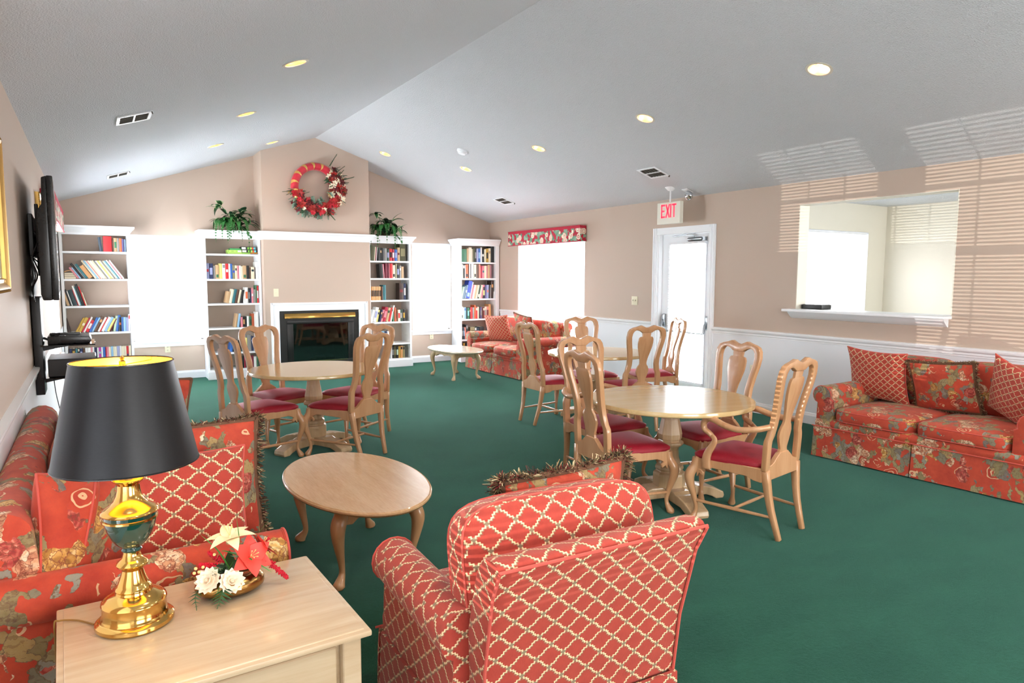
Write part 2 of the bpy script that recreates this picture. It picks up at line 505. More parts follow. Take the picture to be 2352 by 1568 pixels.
def catmull(P, n=6, closed=False):
    P = [Vector(p) for p in P]; m = len(P); out = []
    rng = range(m) if closed else range(m-1)
    for i in rng:
        p1, p2 = P[i], P[(i+1) % m]
        p0 = P[i-1] if (i > 0 or closed) else p1*2 - p2
        p3 = P[(i+2) % m] if (i < m-2 or closed) else p2*2 - p1
        for k in range(n):
            t = k/n
            out.append(0.5*((2*p1) + (p2-p0)*t + (2*p0-5*p1+4*p2-p3)*t*t + (3*p1-p0-3*p2+p3)*t**3))
    if not closed: out.append(P[-1])
    return out

# ================================================================== THE ROOM
XR, XL, YB, YC, XP, ZP, ZE = 6.25, -0.336, 11.01, 10.475, 2.958, 3.545, 2.465
SL = (ZP - ZE)/(XR - XP)
YN = -2.2
def ceil_z(x): return ZP - abs(x - XP)*SL
def wall_with_holes(mb, a0, a1, z0, z1, holes, put):
    """rectangles around holes; holes=[(a0,a1,z0,z1)] sorted along a"""
    x = a0
    for (h0, h1, hz0, hz1) in sorted(holes):
        if h0 > x: put(x, h0, z0, z1)
        if hz0 > z0: put(h0, h1, z0, hz0)
        if hz1 < z1: put(h0, h1, hz1, z1)
        x = h1
    if x < a1: put(x, a1, z0, z1)
# floor
struct(bx(XL-0.15, XR+0.15, YN, YB+0.15, -0.1, 0.0).build('floor', M_carpet, smooth=None))
# right wall: window, exit door, pass-through
RW = [(8.16, 10.02, 0.57, 2.05), (5.722, 6.623, -0.01, 2.048), (3.04, 4.56, 1.15, 2.235)]
mb = MB(); wall_with_holes(mb, YN, YB+0.15, 0, ZE+0.03, RW, lambda a, b, c, d: mb.box(XR, XR+0.15, a, b, c, d))
struct(mb.build('wall_right', M_wall, smooth=None))
LW = [(0.83, 1.83, 0.57, 2.05), (2.035, 2.83, 0.57, 2.05), (8.1, 9.9, 0.57, 2.05)]
mb = MB(); wall_with_holes(mb, YN, YB+0.15, 0, ZE+0.03, LW, lambda a, b, c, d: mb.box(XL-0.15, XL, a, b, c, d))
struct(mb.build('wall_left', M_wall, smooth=None))
BW = [(0.47, 1.395, 0.565, 2.065), (4.72, 5.455, 0.565, 2.065)]
mb = MB(); wall_with_holes(mb, XL, XR, 0, ZE, BW, lambda a, b, c, d: mb.box(a, b, YB, YB+0.15, c, d))
mb.prism([(XL, ZE), (XR, ZE), (XP, ZP+0.02)], YB, YB+0.15, 'xzy')
struct(mb.build('wall_back', M_wall, smooth=None))
NW = [(0.3, 2.3, 0.5, 2.1), (3.4, 5.4, 0.5, 2.1)]  # unseen rear window openings, added to let in the frontal fill
mb = MB(); wall_with_holes(mb, XL, XR, 0, ZE, NW, lambda a, b, c, d: mb.box(a, b, YN-0.15, YN, c, d))
mb.prism([(XL, ZE), (XR, ZE), (XP, ZP+0.02)], YN-0.15, YN, 'xzy')
struct(mb.build('wall_front', M_wall, smooth=None))
for k, (a, b, c, d) in enumerate(NW):
    t = MB(); t.box(a-0.08, a, YN-0.01, YN+0.03, c-0.08, d+0.08).box(b, b+0.08, YN-0.01, YN+0.03, c-0.08, d+0.08)
    t.box(a, b, YN-0.01, YN+0.03, d, d+0.08).box(a, b, YN-0.01, YN+0.06, c-0.05, c)
    t.box((a+b)/2-0.02, (a+b)/2+0.02, YN-0.1, YN-0.06, c, d).box(a, b, YN-0.1, YN-0.06, (c+d)/2-0.02, (c+d)/2+0.02)
    struct(t.build('window_%d' % (6+k), M_white, smooth=None))
# ceiling: two slopes with real holes for the recessed lights
CANS = [(4.60, 3.246), (4.60, 5.092), (4.60, 6.93), (4.60, 8.78), (1.322, 3.25), (1.322, 5.131), (1.322, 6.952), (1.322, 8.80), (3.77, 9.74), (2.19, 9.81)]
RC = 0.078
def ceiling_sheet(x0, x1, cans):
    pts = [Vector((x0, YN)), Vector((x1, YN)), Vector((x1, YB+0.02)), Vector((x0, YB+0.02))]
    nx, ny = 5, 13
    for i in range(1, nx):
        for j in range(1, ny): 
            p = Vector((lerp(x0, x1, i/nx), lerp(YN, YB, j/ny)))
            if all((p - Vector(c)).length > 0.2 for c in cans): pts.append(p)
    edges = [(0, 1), (1, 2), (2, 3), (3, 0)]
    for c in cans:
        k = len(pts)
        for i in range(28):
            a = 2*pi*i/28
            pts.append(Vector((c[0] + RC*cos(a)/sqrt(1+SL*SL), c[1] + RC*sin(a))))
        edges += [(k+i, k+(i+1) % 28) for i in range(28)]
    r = delaunay_2d_cdt(pts, edges, [], 1, 1e-6)
    vs = [(p.x, p.y, ceil_z(p.x)) for p in r[0]]
    fs = []
    for f in r[2]:
        c = sum((r[0][i] for i in f), Vector((0, 0)))/len(f)
        if all((c - Vector(q)).length > RC*0.90 for q in cans): fs.append(tuple(f))
    return MB().add(vs, fs)
mb = ceiling_sheet(XL-0.02, XP, [c for c in CANS if c[0] < XP])
m2 = ceiling_sheet(XP, XR+0.02, [c for c in CANS if c[0] > XP])
mb.add(m2.v, m2.f)
me = mb.mesh('ceiling', M_ceil, smooth=None)
co = link('ceiling', me); struct(co)
# chimney breast
mb = MB()
c0, c1 = 2.168, 3.776
FX0, FX1, FZ1 = 2.36, 3.58, 0.98
mb.box(c0, FX0, YC, YB, 0, 2.9).box(FX1, c1, YC, YB, 0, 2.9).box(FX0, FX1, YC, YB, FZ1, 2.9)
mb.prism([(c0, 2.9), (c1, 2.9), (c1, ceil_z(c1)+0.005), (XP, ZP+0.005), (c0, ceil_z(c0)+0.005)], YC, YB, 'xzy')
ch = mb.build('chimney_breast', M_wall, smooth=None)
struct(ch)

# trim: baseboards, chair rails, wainscot
def rail(name, x, side, y0, y1):
    s = side
    prof = [(0, 0.835), (0.012*s, 0.838), (0.012*s, 0.850), (0.018*s, 0.856), (0.018*s, 0.872), (0.030*s, 0.886), (0.034*s, 0.900), (0.034*s, 0.912), (0, 0.916)]
    o = MB().prism([(x+a, b) for a, b in prof], y0, y1, 'xzy').build(name, M_white, smooth=None); struct(o)
rail('trim_1', XR, -1, 6.71, YB-0.4); rail('trim_2', XR, -1, YN, 5.665); rail('trim_3', XL, 1, 2.95, 8.0)
for n, (y0, y1) in {'trim_4': (6.71, YB-0.4), 'trim_5': (YN, 5.665)}.items():
    h = [(8.1, 10.08, 0.5, 2.1)] if n == 'trim_4' else []
    mb = MB(); wall_with_holes(mb, y0, y1, 0.0, 0.84, h, lambda a, b, c, d: mb.box(XR-0.006, XR+0.001, a, b, c, min(d, 0.84)))
    struct(mb.build(n, M_wains, smooth=None))
mb = MB(); wall_with_holes(mb, YN, 10.6, 0.0, 0.84, [(0.76, 2.9, 0.49, 0.84), (8.02, 9.98, 0.49, 0.84)], lambda a, b, c, d: mb.box(XL-0.001, XL+0.006, a, b, c, min(d, 0.84)))
struct(mb.build('trim_6', M_wains, smooth=None))
def base(name, pts):
    prof = [(0, 0.0), (0.016, 0.0), (0.016, 0.085), (0.010, 0.100), (0.006, 0.112), (0, 0.115)]
    mb = MB()
    for (x0, y0, x1, y1, nx, ny) in pts:
        vs = []
        for (px, py) in ((x0, y0), (x1, y1)):
            for (d, z) in prof: vs.append((px+nx*d, py+ny*d, z))
        n = len(prof)
        mb.add(vs, [tuple(range(n)), tuple(reversed(range(n, 2*n)))] + [(i, i+n, (i+1) % n+n, (i+1) % n) for i in range(n)])
    struct(mb.build(name, M_white, smooth=None))
base('baseboard_back', [(0.47, YB, 1.395, YB, 0, -1), (4.55, YB, 5.465, YB, 0, -1), (c0, YC, 2.24, YC, 0, -1), (3.715, YC, c1, YC, 0, -1)])
base('baseboard_right', [(XR-0.006, 6.71, XR-0.006, 10.62, -1, 0), (XR-0.006, YN, XR-0.006, 5.66, -1, 0)])
base('baseboard_left', [(XL+0.006, YN, XL+0.006, 10.62, 1, 0)])

# windows: frame with sashes, muntins, panes (part of the room)
def window(name, axis, wallc, out, a0, a1, z0, z1, mull=False, sill=0.03, head=True):
    """axis 'x' : wall normal along x (a = y); out = direction to the outside"""
    def put(mb, a, b, d0, d1, z_0, z_1):
        if axis == 'x': mb.box(wallc+out*d0, wallc+out*d1, a, b, z_0, z_1)
        else: mb.box(a, b, wallc+out*d0, wallc+out*d1, z_0, z_1)
    root = bpy.data.objects.new(name, None); COL.objects.link(root); struct(root)
    fr = MB(); t = 0.035
    put(fr, a0, a0+t, 0.05, 0.13, z0, z1); put(fr, a1-t, a1, 0.05, 0.13, z0, z1)
    put(fr, a0, a1, 0.05, 0.13, z1-t, z1); put(fr, a0, a1, 0.05, 0.13, z0, z0+t)
    zm = (z0+z1)/2
    put(fr, a0, a1, 0.06, 0.11, zm-0.022, zm+0.022)
    if mull: put(fr, (a0+a1)/2-0.03, (a0+a1)/2+0.03, 0.05, 0.13, z0, z1)
    fr.build('window_frame', M_white, root, smooth=None)
    mu = MB(); parts = [(a0, a1)] if not mull else [(a0, (a0+a1)/2), ((a0+a1)/2, a1)]
    for (p, q) in parts:
        nn = 3
        for i in range(1, nn): 
            a = lerp(p, q, i/nn); put(mu, a-0.006, a+0.006, 0.085, 0.095, z0, z1)
    for z in (z0*0.75+z1*0.25, z0*0.25+z1*0.75): put(mu, a0, a1, 0.085, 0.095, z-0.006, z+0.006)
    stuff(mu.build('muntin', M_white, root, smooth=None))
    for (p, q) in parts:
        for (zz0, zz1) in ((z0, zm), (zm, z1)):
            g = MB()
            e = 0.03
            if axis == 'x': g.add([(wallc+out*0.09, p+e, zz0+e), (wallc+out*0.09, q-e, zz0+e), (wallc+out*0.09, q-e, zz1-e), (wallc+out*0.09, p+e, zz1-e)], [(0, 1, 2, 3)])
            else: g.add([(p+e, wallc+out*0.09, zz0+e), (q-e, wallc+out*0.09, zz0+e), (q-e, wallc+out*0.09, zz1-e), (p+e, wallc+out*0.09, zz1-e)], [(0, 1, 2, 3)])
            g.build('pane', M_glass, root, smooth=None)
    sm = MB(); put(sm, a0-0.02, a1+0.02, -sill, 0.06, z0-0.03, z0-0.001); put(sm, a0-0.01, a1+0.01, -0.012, 0.0, z0-0.085, z0-0.031)
    sm.build('window_sill', M_white, root, smooth=None)
    jm = MB(); put(jm, a0-0.002, a0+0.004, 0, 0.1, z0, z1); put(jm, a1-0.004, a1+0.002, 0, 0.1, z0, z1); put(jm, a0, a1, 0, 0.1, z1-0.004, z1+0.002)
    jm.build('jamb', M_white, root, smooth=None)
    return root
window('window_1', 'y', YB, 1, *BW[0])
window('window_2', 'y', YB, 1, *BW[1])
window('window_3', 'x', XR, 1, *RW[0], mull=True)
window('window_4', 'x', XL, -1, *LW[2], mull=True)
wx_ = [window('window_8', 'x', XL, -1, *LW[0]), window('window_9', 'x', XL, -1, *LW[1])]

def blind(label, axis, plane, a0, a1, z0, z1, loc_in, tilt=27, pitch=0.0215, sw=0.025, group=None, closed_below=0):
    """hanging mini blind; axis 'y' = slats run along x"""
    r = thing('window_blind', label, 'blind', (0, 0, 0), 0, group)
    L = a1 - a0
    def fr(M=None):
        return None
    if axis == 'y': M = Matrix.Translation((a0, plane, 0))
    else: M = Matrix.Translation((plane, a0, 0)) @ Matrix.Rotation(pi/2, 4, 'Z') @ Matrix.Scale(-1, 4, Vector((0, 1, 0)))
    h = MB().box(0.0, L, -0.013, 0.013, z1-0.028, z1-0.002, M); h.build('headrail', M_slat, r, smooth=None)
    s = MB(); z = z1-0.045; T = radians(tilt)
    dy, dz = sw/2*cos(T), sw/2*sin(T)
    while z > z0+0.025:
        if z < closed_below: dy, dz = sw/2*cos(radians(78)), sw/2*sin(radians(78))
        s.add([(0.004, -dy, z-dz), (L-0.004, -dy, z-dz), (L-0.004, 0, z+0.0018), (0.004, 0, z+0.0018), (L-0.004, dy, z+dz), (0.004, dy, z+dz)], [(0, 1, 2, 3), (3, 2, 4, 5)], M)
        z -= pitch
    stuff(s.build('slat', M_slat, r, smooth=60))
    MB().box(0.004, L-0.004, -0.011, 0.011, z0+0.004, z0+0.016, M).build('bottom_rail', M_slat, r, smooth=None)
    c = MB()
    n = 2 if L < 1.2 else 3
    for i in range(n):
        a = lerp(0.12, L-0.12, i/(n-1)); c.tube([(a, -0.0135, z0+0.01), (a, -0.0135, z1-0.02)], 0.0009, 4, M)
    c.build('ladder_cord', M_slat, r, smooth=None)
    w = MB().tube([(0.07, -0.018, z1-0.04), (0.072, -0.02, z1-0.62)], 0.0028, 6, M); w.build('tilt_wand', M_slat, r)
    return r
blind('white mini blind in the back wall window left of the fireplace', 'y', YB+0.025, 0.475, 1.39, 0.575, 2.06, 0)
blind('white mini blind in the back wall window right of the fireplace', 'y', YB+0.025, 4.725, 5.45, 0.575, 2.06, 0)
blind('white mini blind in right wall window, half nearer the bookcase', 'x', XR+0.025, 9.1, 10.01, 0.575, 2.045, 0)
blind('white mini blind in right wall window, half nearer the exit door', 'x', XR+0.025, 8.17, 9.08, 0.575, 2.045, 0)
blind('white mini blind in the left wall window behind the television', 'x', XL-0.025, 8.11, 9.89, 0.575, 2.045, 0)
blind('white mini blind in a left wall window beside the viewer, outside the frame', 'x', XL-0.025, 0.84, 1.82, 0.575, 2.045, 0, tilt=34)
blind('white mini blind in left wall window above the lamp sofa, outside the frame', 'x', XL-0.025, 2.045, 2.82, 0.575, 2.045, 0, tilt=34, closed_below=1.33)  # lower slats of this unseen blind shut to block its lower light patch

# exit door and casing
cs = MB()
def casing(mb, y0, y1, z1, w=0.085):
    for (a, b) in ((y0-w, y0), (y1, y1+w)): mb.box(XR-0.018, XR+0.004, a, b, 0, z1+w).box(XR-0.026, XR-0.016, a+0.012, a+0.03, 0, z1+w).box(XR-0.024, XR-0.016, b-0.03, b-0.02, 0, z1+w)
    mb.box(XR-0.018, XR+0.004, y0, y1, z1, z1+w).box(XR-0.026, XR-0.016, y0, y1, z1+0.055, z1+0.073)
casing(cs, 5.745, 6.62, 2.03)
cs.box(XR, XR+0.15, 5.725, 5.745, 0, 2.045).box(XR, XR+0.15, 6.60, 6.62, 0, 2.045).box(XR, XR+0.15, 5.745, 6.60, 2.03, 2.045)
struct(cs.build('trim_7', M_white, smooth=None))
door = bpy.data.objects.new('door_1', None); COL.objects.link(door); struct(door)
dx0, dx1 = XR+0.055, XR+0.10
dl = MB()
gy0, gy1, gz0, gz1 = 5.87, 6.43, 0.20, 1.90
dl.box(dx0, dx1, 5.75, gy0, 0.012, 2.027).box(dx0, dx1, gy1, 6.597, 0.012, 2.027).box(dx0, dx1, gy0, gy1, 0.012, gz0).box(dx0, dx1, gy0, gy1, gz1, 2.027)
dl.build('door_panel', M_white, door, smooth=None)
g = MB(); g.add([(dx0+0.03, gy0, gz0), (dx0+0.03, gy1, gz0), (dx0+0.03, gy1, gz1), (dx0+0.03, gy0, gz1)], [(0, 1, 2, 3)]); g.build('pane', M_glass, door, smooth=None)
g = MB()
for i in range(1, 3): g.box(dx0+0.034, dx0+0.044, lerp(gy0, gy1, i/3)-0.008, lerp(gy0, gy1, i/3)+0.008, gz0, gz1)
for i in range(1, 5): g.box(dx0+0.034, dx0+0.044, gy0, gy1, lerp(gz0, gz1, i/5)-0.008, lerp(gz0, gz1, i/5)+0.008)
stuff(g.build('muntin', M_white, door, smooth=None))
g = MB(); g.box(dx0-0.012, dx0, gy0-0.025, gy0, gz0-0.025, gz1+0.025).box(dx0-0.012, dx0, gy1, gy1+0.025, gz0-0.025, gz1+0.025).box(dx0-0.012, dx0, gy0, gy1, gz0-0.025, gz0).box(dx0-0.012, dx0, gy0, gy1, gz1, gz1+0.025)
g.build('glazing_frame', M_white, door, smooth=None)
blind('white mini blind hanging over the exit door glass', 'x', XR+0.026, 5.84, 6.45, 0.19, 1.93, 0)
# door closer
cl = thing('door_closer', 'grey metal door closer at the top of the exit door', 'door closer', (XR+0.03, 6.0, 1.955))
MB().lathe([(0.0, -0.13), (0.02, -0.13), (0.025, -0.12), (0.025, 0.10), (0.02, 0.11), (0.0, 0.11)], 14, Matrix.Rotation(pi/2, 4, 'X')).build('closer_body', M_steel, cl)
MB().box(-0.012, 0.024, -0.15, 0.02, -0.022, 0.022).build('mounting_plate', M_steel, cl, smooth=None)
MB().tube([(0, 0.03, 0.02), (-0.02, 0.02, 0.045), (-0.045, 0.10, 0.052), (-0.05, 0.34, 0.045)], 0.005, 6).tube([(-0.05, 0.34, 0.045), (-0.02, 0.12, 0.07), (0.0, 0.02, 0.073)], 0.005, 6).build('closer_arm', M_steel, cl)
# crash bar
cb = thing('panic_bar', 'chrome crash bar across the exit door', 'door hardware', (XR+0.05, 6.17, 0.93))
for (y, z) in ((0.36, 0.0), (-0.37, -0.01)):
    MB().prism([(0.0, 0.10), (-0.03, 0.09), (-0.035, 0.03), (-0.02, -0.06), (0.0, -0.075)], y-0.024, y+0.024, 'xzy').build('bar_housing', M_steel, cb, bevel=(0.006, 2))
    MB().tube([(-0.02, y, 0.02), (-0.05, y, -0.02), (-0.075, y, -0.11)], [0.02, 0.018, 0.012], 8).build('lever_arm', M_steel, cb)
MB().tube([(-0.072, 0.36, -0.11), (-0.072, -0.37, -0.11)], 0.011, 10).build('crash_rod', M_chrome, cb)

# pass-through to the office
pt = MB()
pt.box(XR-0.001, XR+0.151, 3.036, 3.044, 1.15, 2.24).box(XR-0.001, XR+0.151, 4.556, 4.564, 1.15, 2.24).box(XR-0.001, XR+0.151, 3.04, 4.56, 2.231, 2.239)
struct(pt.build('trim_8', M_wallw, smooth=None))
sl = MB().box(XR-0.13, XR+0.24, 3.035, 4.64, 1.145, 1.172)
struct(sl.build('trim_9', M_white, bevel=(0.006, 2)))
sm = MB().prism([(XR, 1.144), (XR-0.085, 1.144), (XR-0.078, 1.13), (XR-0.045, 1.10), (XR-0.018, 1.078), (XR, 1.074)], 3.06, 4.60, 'xzy')
struct(sm.build('trim_10', M_white, smooth=30))
# office beyond
ox1, oy1, oy0 = 9.41, 5.49, 1.5
mb = MB()
wall_with_holes(mb, XR+0.15, ox1+0.1, 0, ZE, [(7.5, 9.0, 1.0, 2.1)], lambda a, b, c, d: mb.box(a, b, oy1, oy1+0.12, c, d))
wall_with_holes(mb, XR+0.15, ox1+0.1, 0, ZE, [(7.0, 8.8, 0.9, 2.1)], lambda a, b, c, d: mb.box(a, b, oy0-0.12, oy0, c, d))  # unseen opening added for the near office fill
mb.box(ox1, ox1+0.1, oy0-0.12, oy1+0.12, 0, ZE)
struct(mb.build('wall_office', M_wallw, smooth=None))
struct(bx(XR+0.15, ox1+0.1, oy0-0.12, oy1+0.12, ZE, ZE+0.06).build('ceiling_office', M_ceil, smooth=None))
struct(bx(XR+0.15, ox1+0.1, oy0-0.12, oy1+0.12, -0.1, 0).build('floor_office', M_carpet, smooth=None))
window('window_5', 'y', oy1, 1, 7.5, 9.0, 1.0, 2.1)
blind('white mini blind in the office window beyond the pass-through', 'y', oy1+0.02, 7.52, 8.98, 1.01, 2.095, 0)
ob = thing('desk_tray', 'low black box on the pass-through counter', 'box', (XR+0.14, 4.42, 1.1725))
MB().box(-0.08, 0.08, -0.115, 0.12, 0, 0.045).build('tray_body', M_blackm, ob, bevel=(0.004, 2))
MB().box(-0.07, 0.07, -0.105, 0.11, 0.043, 0.048).build('tray_lid', M_black, ob, smooth=None)
ov = thing('ceiling_vent', 'dark vent in the office ceiling seen through the pass-through', 'vent', (7.15, 3.62, ZE))
MB().box(-0.16, 0.16, -0.16, 0.16, -0.014, -0.001).build('vent_frame', M_blackm, ov, bevel=(0.004, 1))
for i in range(4): MB().box(-0.14, 0.14, -0.12+i*0.07, -0.10+i*0.07, -0.02, -0.014).build('louver', M_blackm, ov, smooth=None)

# ================================================================== DINING CHAIRS
def rake(z):
    K = [(0.0, -0.298), (0.2, -0.245), (0.40, -0.222), (0.58, -0.232), (0.75, -0.262), (0.90, -0.295), (1.05, -0.320)]
    for (a, b), (c, d) in zip(K, K[1:]):
        if z <= c: return lerp(b, d, (z-a)/(c-a))
    return K[-1][1]
def bendback(p): return [p[0], p[1] + rake(p[2]), p[2]]
OUT = [(.40, .205), (.50, .206), (.55, .207), (.575, .203), (.60, .188), (.66, .177), (.72, .177), (.80, .190), (.88, .207), (.935, .214), (.98, .207), (1.008, .188), (1.022, .155), (1.030, .115), (1.043, .072), (1.034, .05), (1.024, .025), (1.020, 0)]
INN = [(.40, .157), (.50, .158), (.55, .158), (.575, .153), (.60, .139), (.66, .128), (.72, .128), (.80, .141), (.88, .158), (.93, .164), (.965, .158), (.985, .145), (.995, .125), (.995, .105), (.988, .080), (.978, .062), (.970, .050), (.968, 0)]
SPL = [(.97, .047), (.937, .044), (.929, .047), (.931, .058), (.925, .070), (.905, .080), (.87, .081), (.83, .076), (.78, .062), (.73, .046), (.69, .037), (.67, .036), (.655, .041), (.64, .054), (.61, .067), (.585, .067), (.55, .055), (.52, .042), (.505, .038), (.485, .046)]
def chair_parts(root, arms=False):
    A = [(x, z) for z, x in OUT]; B = [(x, z) for z, x in INN]
    A2 = A + [(-x, z) for x, z in reversed(A[:-1])]; B2 = B + [(-x, z) for x, z in reversed(B[:-1])]
    MB().strip(A2, B2, -0.016, 0.016, bend=bendback).build('back_frame', M_chair, root, bevel=(0.006, 2), smooth=50)
    L = [(-x, z) for z, x in SPL]; R = [(x, z) for z, x in SPL]
    MB().strip(L, R, -0.008, 0.008, bend=bendback).build('splat', M_chair, root, bevel=(0.003, 2), smooth=50)
    # back rail with shoe
    poly = [(-.17, .345), (.17, .345), (.17, .425), (.14, .428), (.11, .440), (.085, .462), (.06, .478), (.05, .487), (-.05, .487), (-.06, .478), (-.085, .462), (-.11, .440), (-.14, .428), (-.17, .425)]
    MB().prism(poly, -0.015, 0.015, 'xzy', bend=bendback).build('back_rail', M_chair, root, bevel=(0.003, 1))
    # side aprons and front apron, shaped lower edge
    def apron(p0, p1, name):
        d = Vector((p1[0]-p0[0], p1[1]-p0[1], 0)); Lg = d.length; ang = atan2(d.y, d.x)
        M = Matrix.Translation((p0[0], p0[1], 0)) @ Matrix.Rotation(ang, 4, 'Z')
        poly = [(0, .412), (Lg, .412), (Lg, .325), (Lg-.03, .327), (Lg-.055, .345), (Lg-.09, .357), (.09, .352), (.05, .335), (0, .330)]
        MB().prism(poly, -0.011, 0.011, 'xzy', M=M).build(name, M_chair, root, bevel=(0.003, 1))
    apron((-.190, -.21), (-.222, .205), 'seat_rail'); apron((.190, -.21), (.222, .205), 'seat_rail'); apron((-.215, .213), (.215, .213), 'seat_rail')
    # seat cushion
    m = MB(); n = 12; vs = []; fs = []
    def half(y): return lerp(.198, .245, (y+.215)/.45)
    for j in range(n+1):
        for i in range(n+1):
            u, v = i/n*2-1, j/n*2-1
            y = -.205 + (v+1)/2*.445; x = u*half(y)
            r = 1 - 0.10*(abs(u*v))**6
            x *= r; y = .0175 + (y-.0175)*r
            e = min(1.0, (1-abs(u))*5)**.5*min(1.0, (1-abs(v))*5)**.5
            z = .425 + .018*e + .022*(1-u*u)*(1-v*v)
            vs.append((x, y, z))
    k = len(vs)
    for (x, y, z) in list(vs): vs.append((x*.985, .0175+(y-.0175)*.985, .405))
    W1 = n+1
    for j in range(n):
        for i in range(n):
            a = j*W1+i; fs.append((a, a+1, a+W1+1, a+W1)); b = a+k; fs.append((b, b+W1, b+W1+1, b+1))
    ring = [i for i in range(W1)] + [j*W1+n for j in range(1, W1)] + [n*W1+i for i in range(n-1, -1, -1)] + [j*W1 for j in range(n-1, 0, -1)]
    for a, b in zip(ring, ring[1:]+ring[:1]): fs.append((a, a+k, b+k, b))
    MB().add(vs, fs).build('seat', M_seat, root, smooth=80)
    # rear legs
    for s in (-1, 1):
        P = [(s*.178, rake(z), z) for z in (.40, .33, .25, .17, .09, .0)]
        for i, p in enumerate(P): P[i] = (s*lerp(.180, .142, i/5)*1.0, p[1], p[2])
        MB().tube(P, [.031, .029, .026, .024, .022, .021], 4, up=(0, 1, 0)).build('leg', M_chair, root, bevel=(0.004, 1), smooth=50)
        # cabriole front legs
        q = catmull([(s*.216, .205, .400), (s*.222, .212, .350), (s*.244, .232, .300), (s*.243, .232, .245), (s*.226, .216, .170), (s*.213, .204, .100), (s*.214, .206, .060), (s*.226, .216, .028), (s*.233, .222, .012), (s*.234, .222, .0)], 3)
        rr = catmull([(r, 0, 0) for r in (.026, .028, .031, .027, .019, .0135, .014, .021, .025, .020)], 3)
        MB().tube(q, [a.x for a in rr], 10, up=(0, 1, 0)).build('leg', M_chair, root, smooth=60)
        st = MB().tube([(s*.222, .213, .135), (s*.19, -.02, .132), (s*.160, rake(.13)+.012, .13)], [.0085, .0115, .008], 8)
        st.build('stretcher', M_chair, root)
        # scrolled knee bracket
        MB().prism([(0, .338), (.03, .336), (.05, .322), (.045, .300), (.02, .312), (0, .285)], -.009, .009, 'xzy', M=Matrix.Translation((s*.222, .195, 0)) @ Matrix.Rotation(-pi/2 + s*0.07, 4, 'Z')).build('knee_bracket', M_chair, root, bevel=(0.003, 1))
    MB().tube([(-.186, -.03, .131), (0, -.03, .131), (.186, -.03, .131)], [.008, .011, .008], 8).build('stretcher', M_chair, root)
    if arms:
        for s in (-1, 1):
            P = catmull([(s*.180, -.238, .655), (s*.232, -.185, .640), (s*.262, -.09, .628), (s*.262, .00, .640), (s*.250, .075, .660), (s*.240, .125, .655), (s*.236, .150, .625), (s*.234, .145, .590), (s*.232, .115, .570), (s*.232, .095, .556)], 4)
            m_ = len(P); rr = [lerp(.021, .024, min(1, i/8)) if i < m_*0.55 else lerp(.024, .018, (i-m_*.55)/(m_*.45)) for i in range(m_)]
            MB().tube(P, rr, 8, up=(s*1, 0, 0.2), flat=(0.8, 1.0)).build('armrest', M_chair, root, smooth=60)
            Q = catmull([(s*.232, .098, .560), (s*.234, .075, .535), (s*.236, .085, .500), (s*.238, .112, .455), (s*.238, .125, .410), (s*.236, .122, .350)], 4)
            MB().tube(Q, [lerp(.014, .030, i/(len(Q)-1)) for i in range(len(Q))], 4, up=(1, 0, 0), flat=(1.3, 0.62)).build('arm_support', M_chair, root, bevel=(0.003, 1), smooth=50)
def chair(x, y, deg, label, group, proto=None, arms=False, nm='dining_chair'):
    if proto is None:
        r = thing(nm, label, 'chair'); chair_parts(r, arms)
    else:
        r = copy_tree(proto); r['label'] = label
    r['group'] = group
    r.location = (x, y, 0); r.rotation_euler = (0, 0, radians(deg))
    return r
G1, G2, G3 = 'chairs around the round table by the fireplace', 'chairs around the front right round table', 'chairs around the round table by the far sofa'
cA = chair(1.14, 5.839, -67.8, 'side chair nearest the lamp at the fireplace table, back towards the left wall', G1)
chair(1.453, 6.416, -154.5, 'side chair at far left of the fireplace table, in front of the left bookcases', G1, cA)
chair(2.082, 6.207, 118.2, 'side chair at far right of the fireplace table, mostly behind another chair', G1, cA)
chair(1.80, 5.63, 29, 'side chair at near right of the fireplace table, its back to the room', G1, cA)
chair(4.06, 5.845, -91, 'side chair left of the far round table, whole back and legs visible', G3, cA)
chair(4.721, 6.02, 166, 'side chair behind the far round table, facing the viewer by the window wall', G3, cA)
chair(4.541, 5.19, -9.2, 'side chair at near side of the far table, back to the viewer', G3, cA)
chair(5.334, 5.722, 68, 'side chair seen edge on in front of the exit door', G3, cA)
chair(2.901, 3.369, -97, 'side chair directly behind the coral armchair at the front round table', G2, cA)
chair(3.66, 3.372, 85, 'side chair right of the front round table, by the white wainscot', G2, cA)
cK = chair(3.207, 3.93, 179, 'wooden armchair at the far side of the front round table', G2, None, True, 'dining_armchair')
chair(3.369, 2.763, 10.2, 'wooden armchair at the near right of the front round table, fully visible', G2, cK)

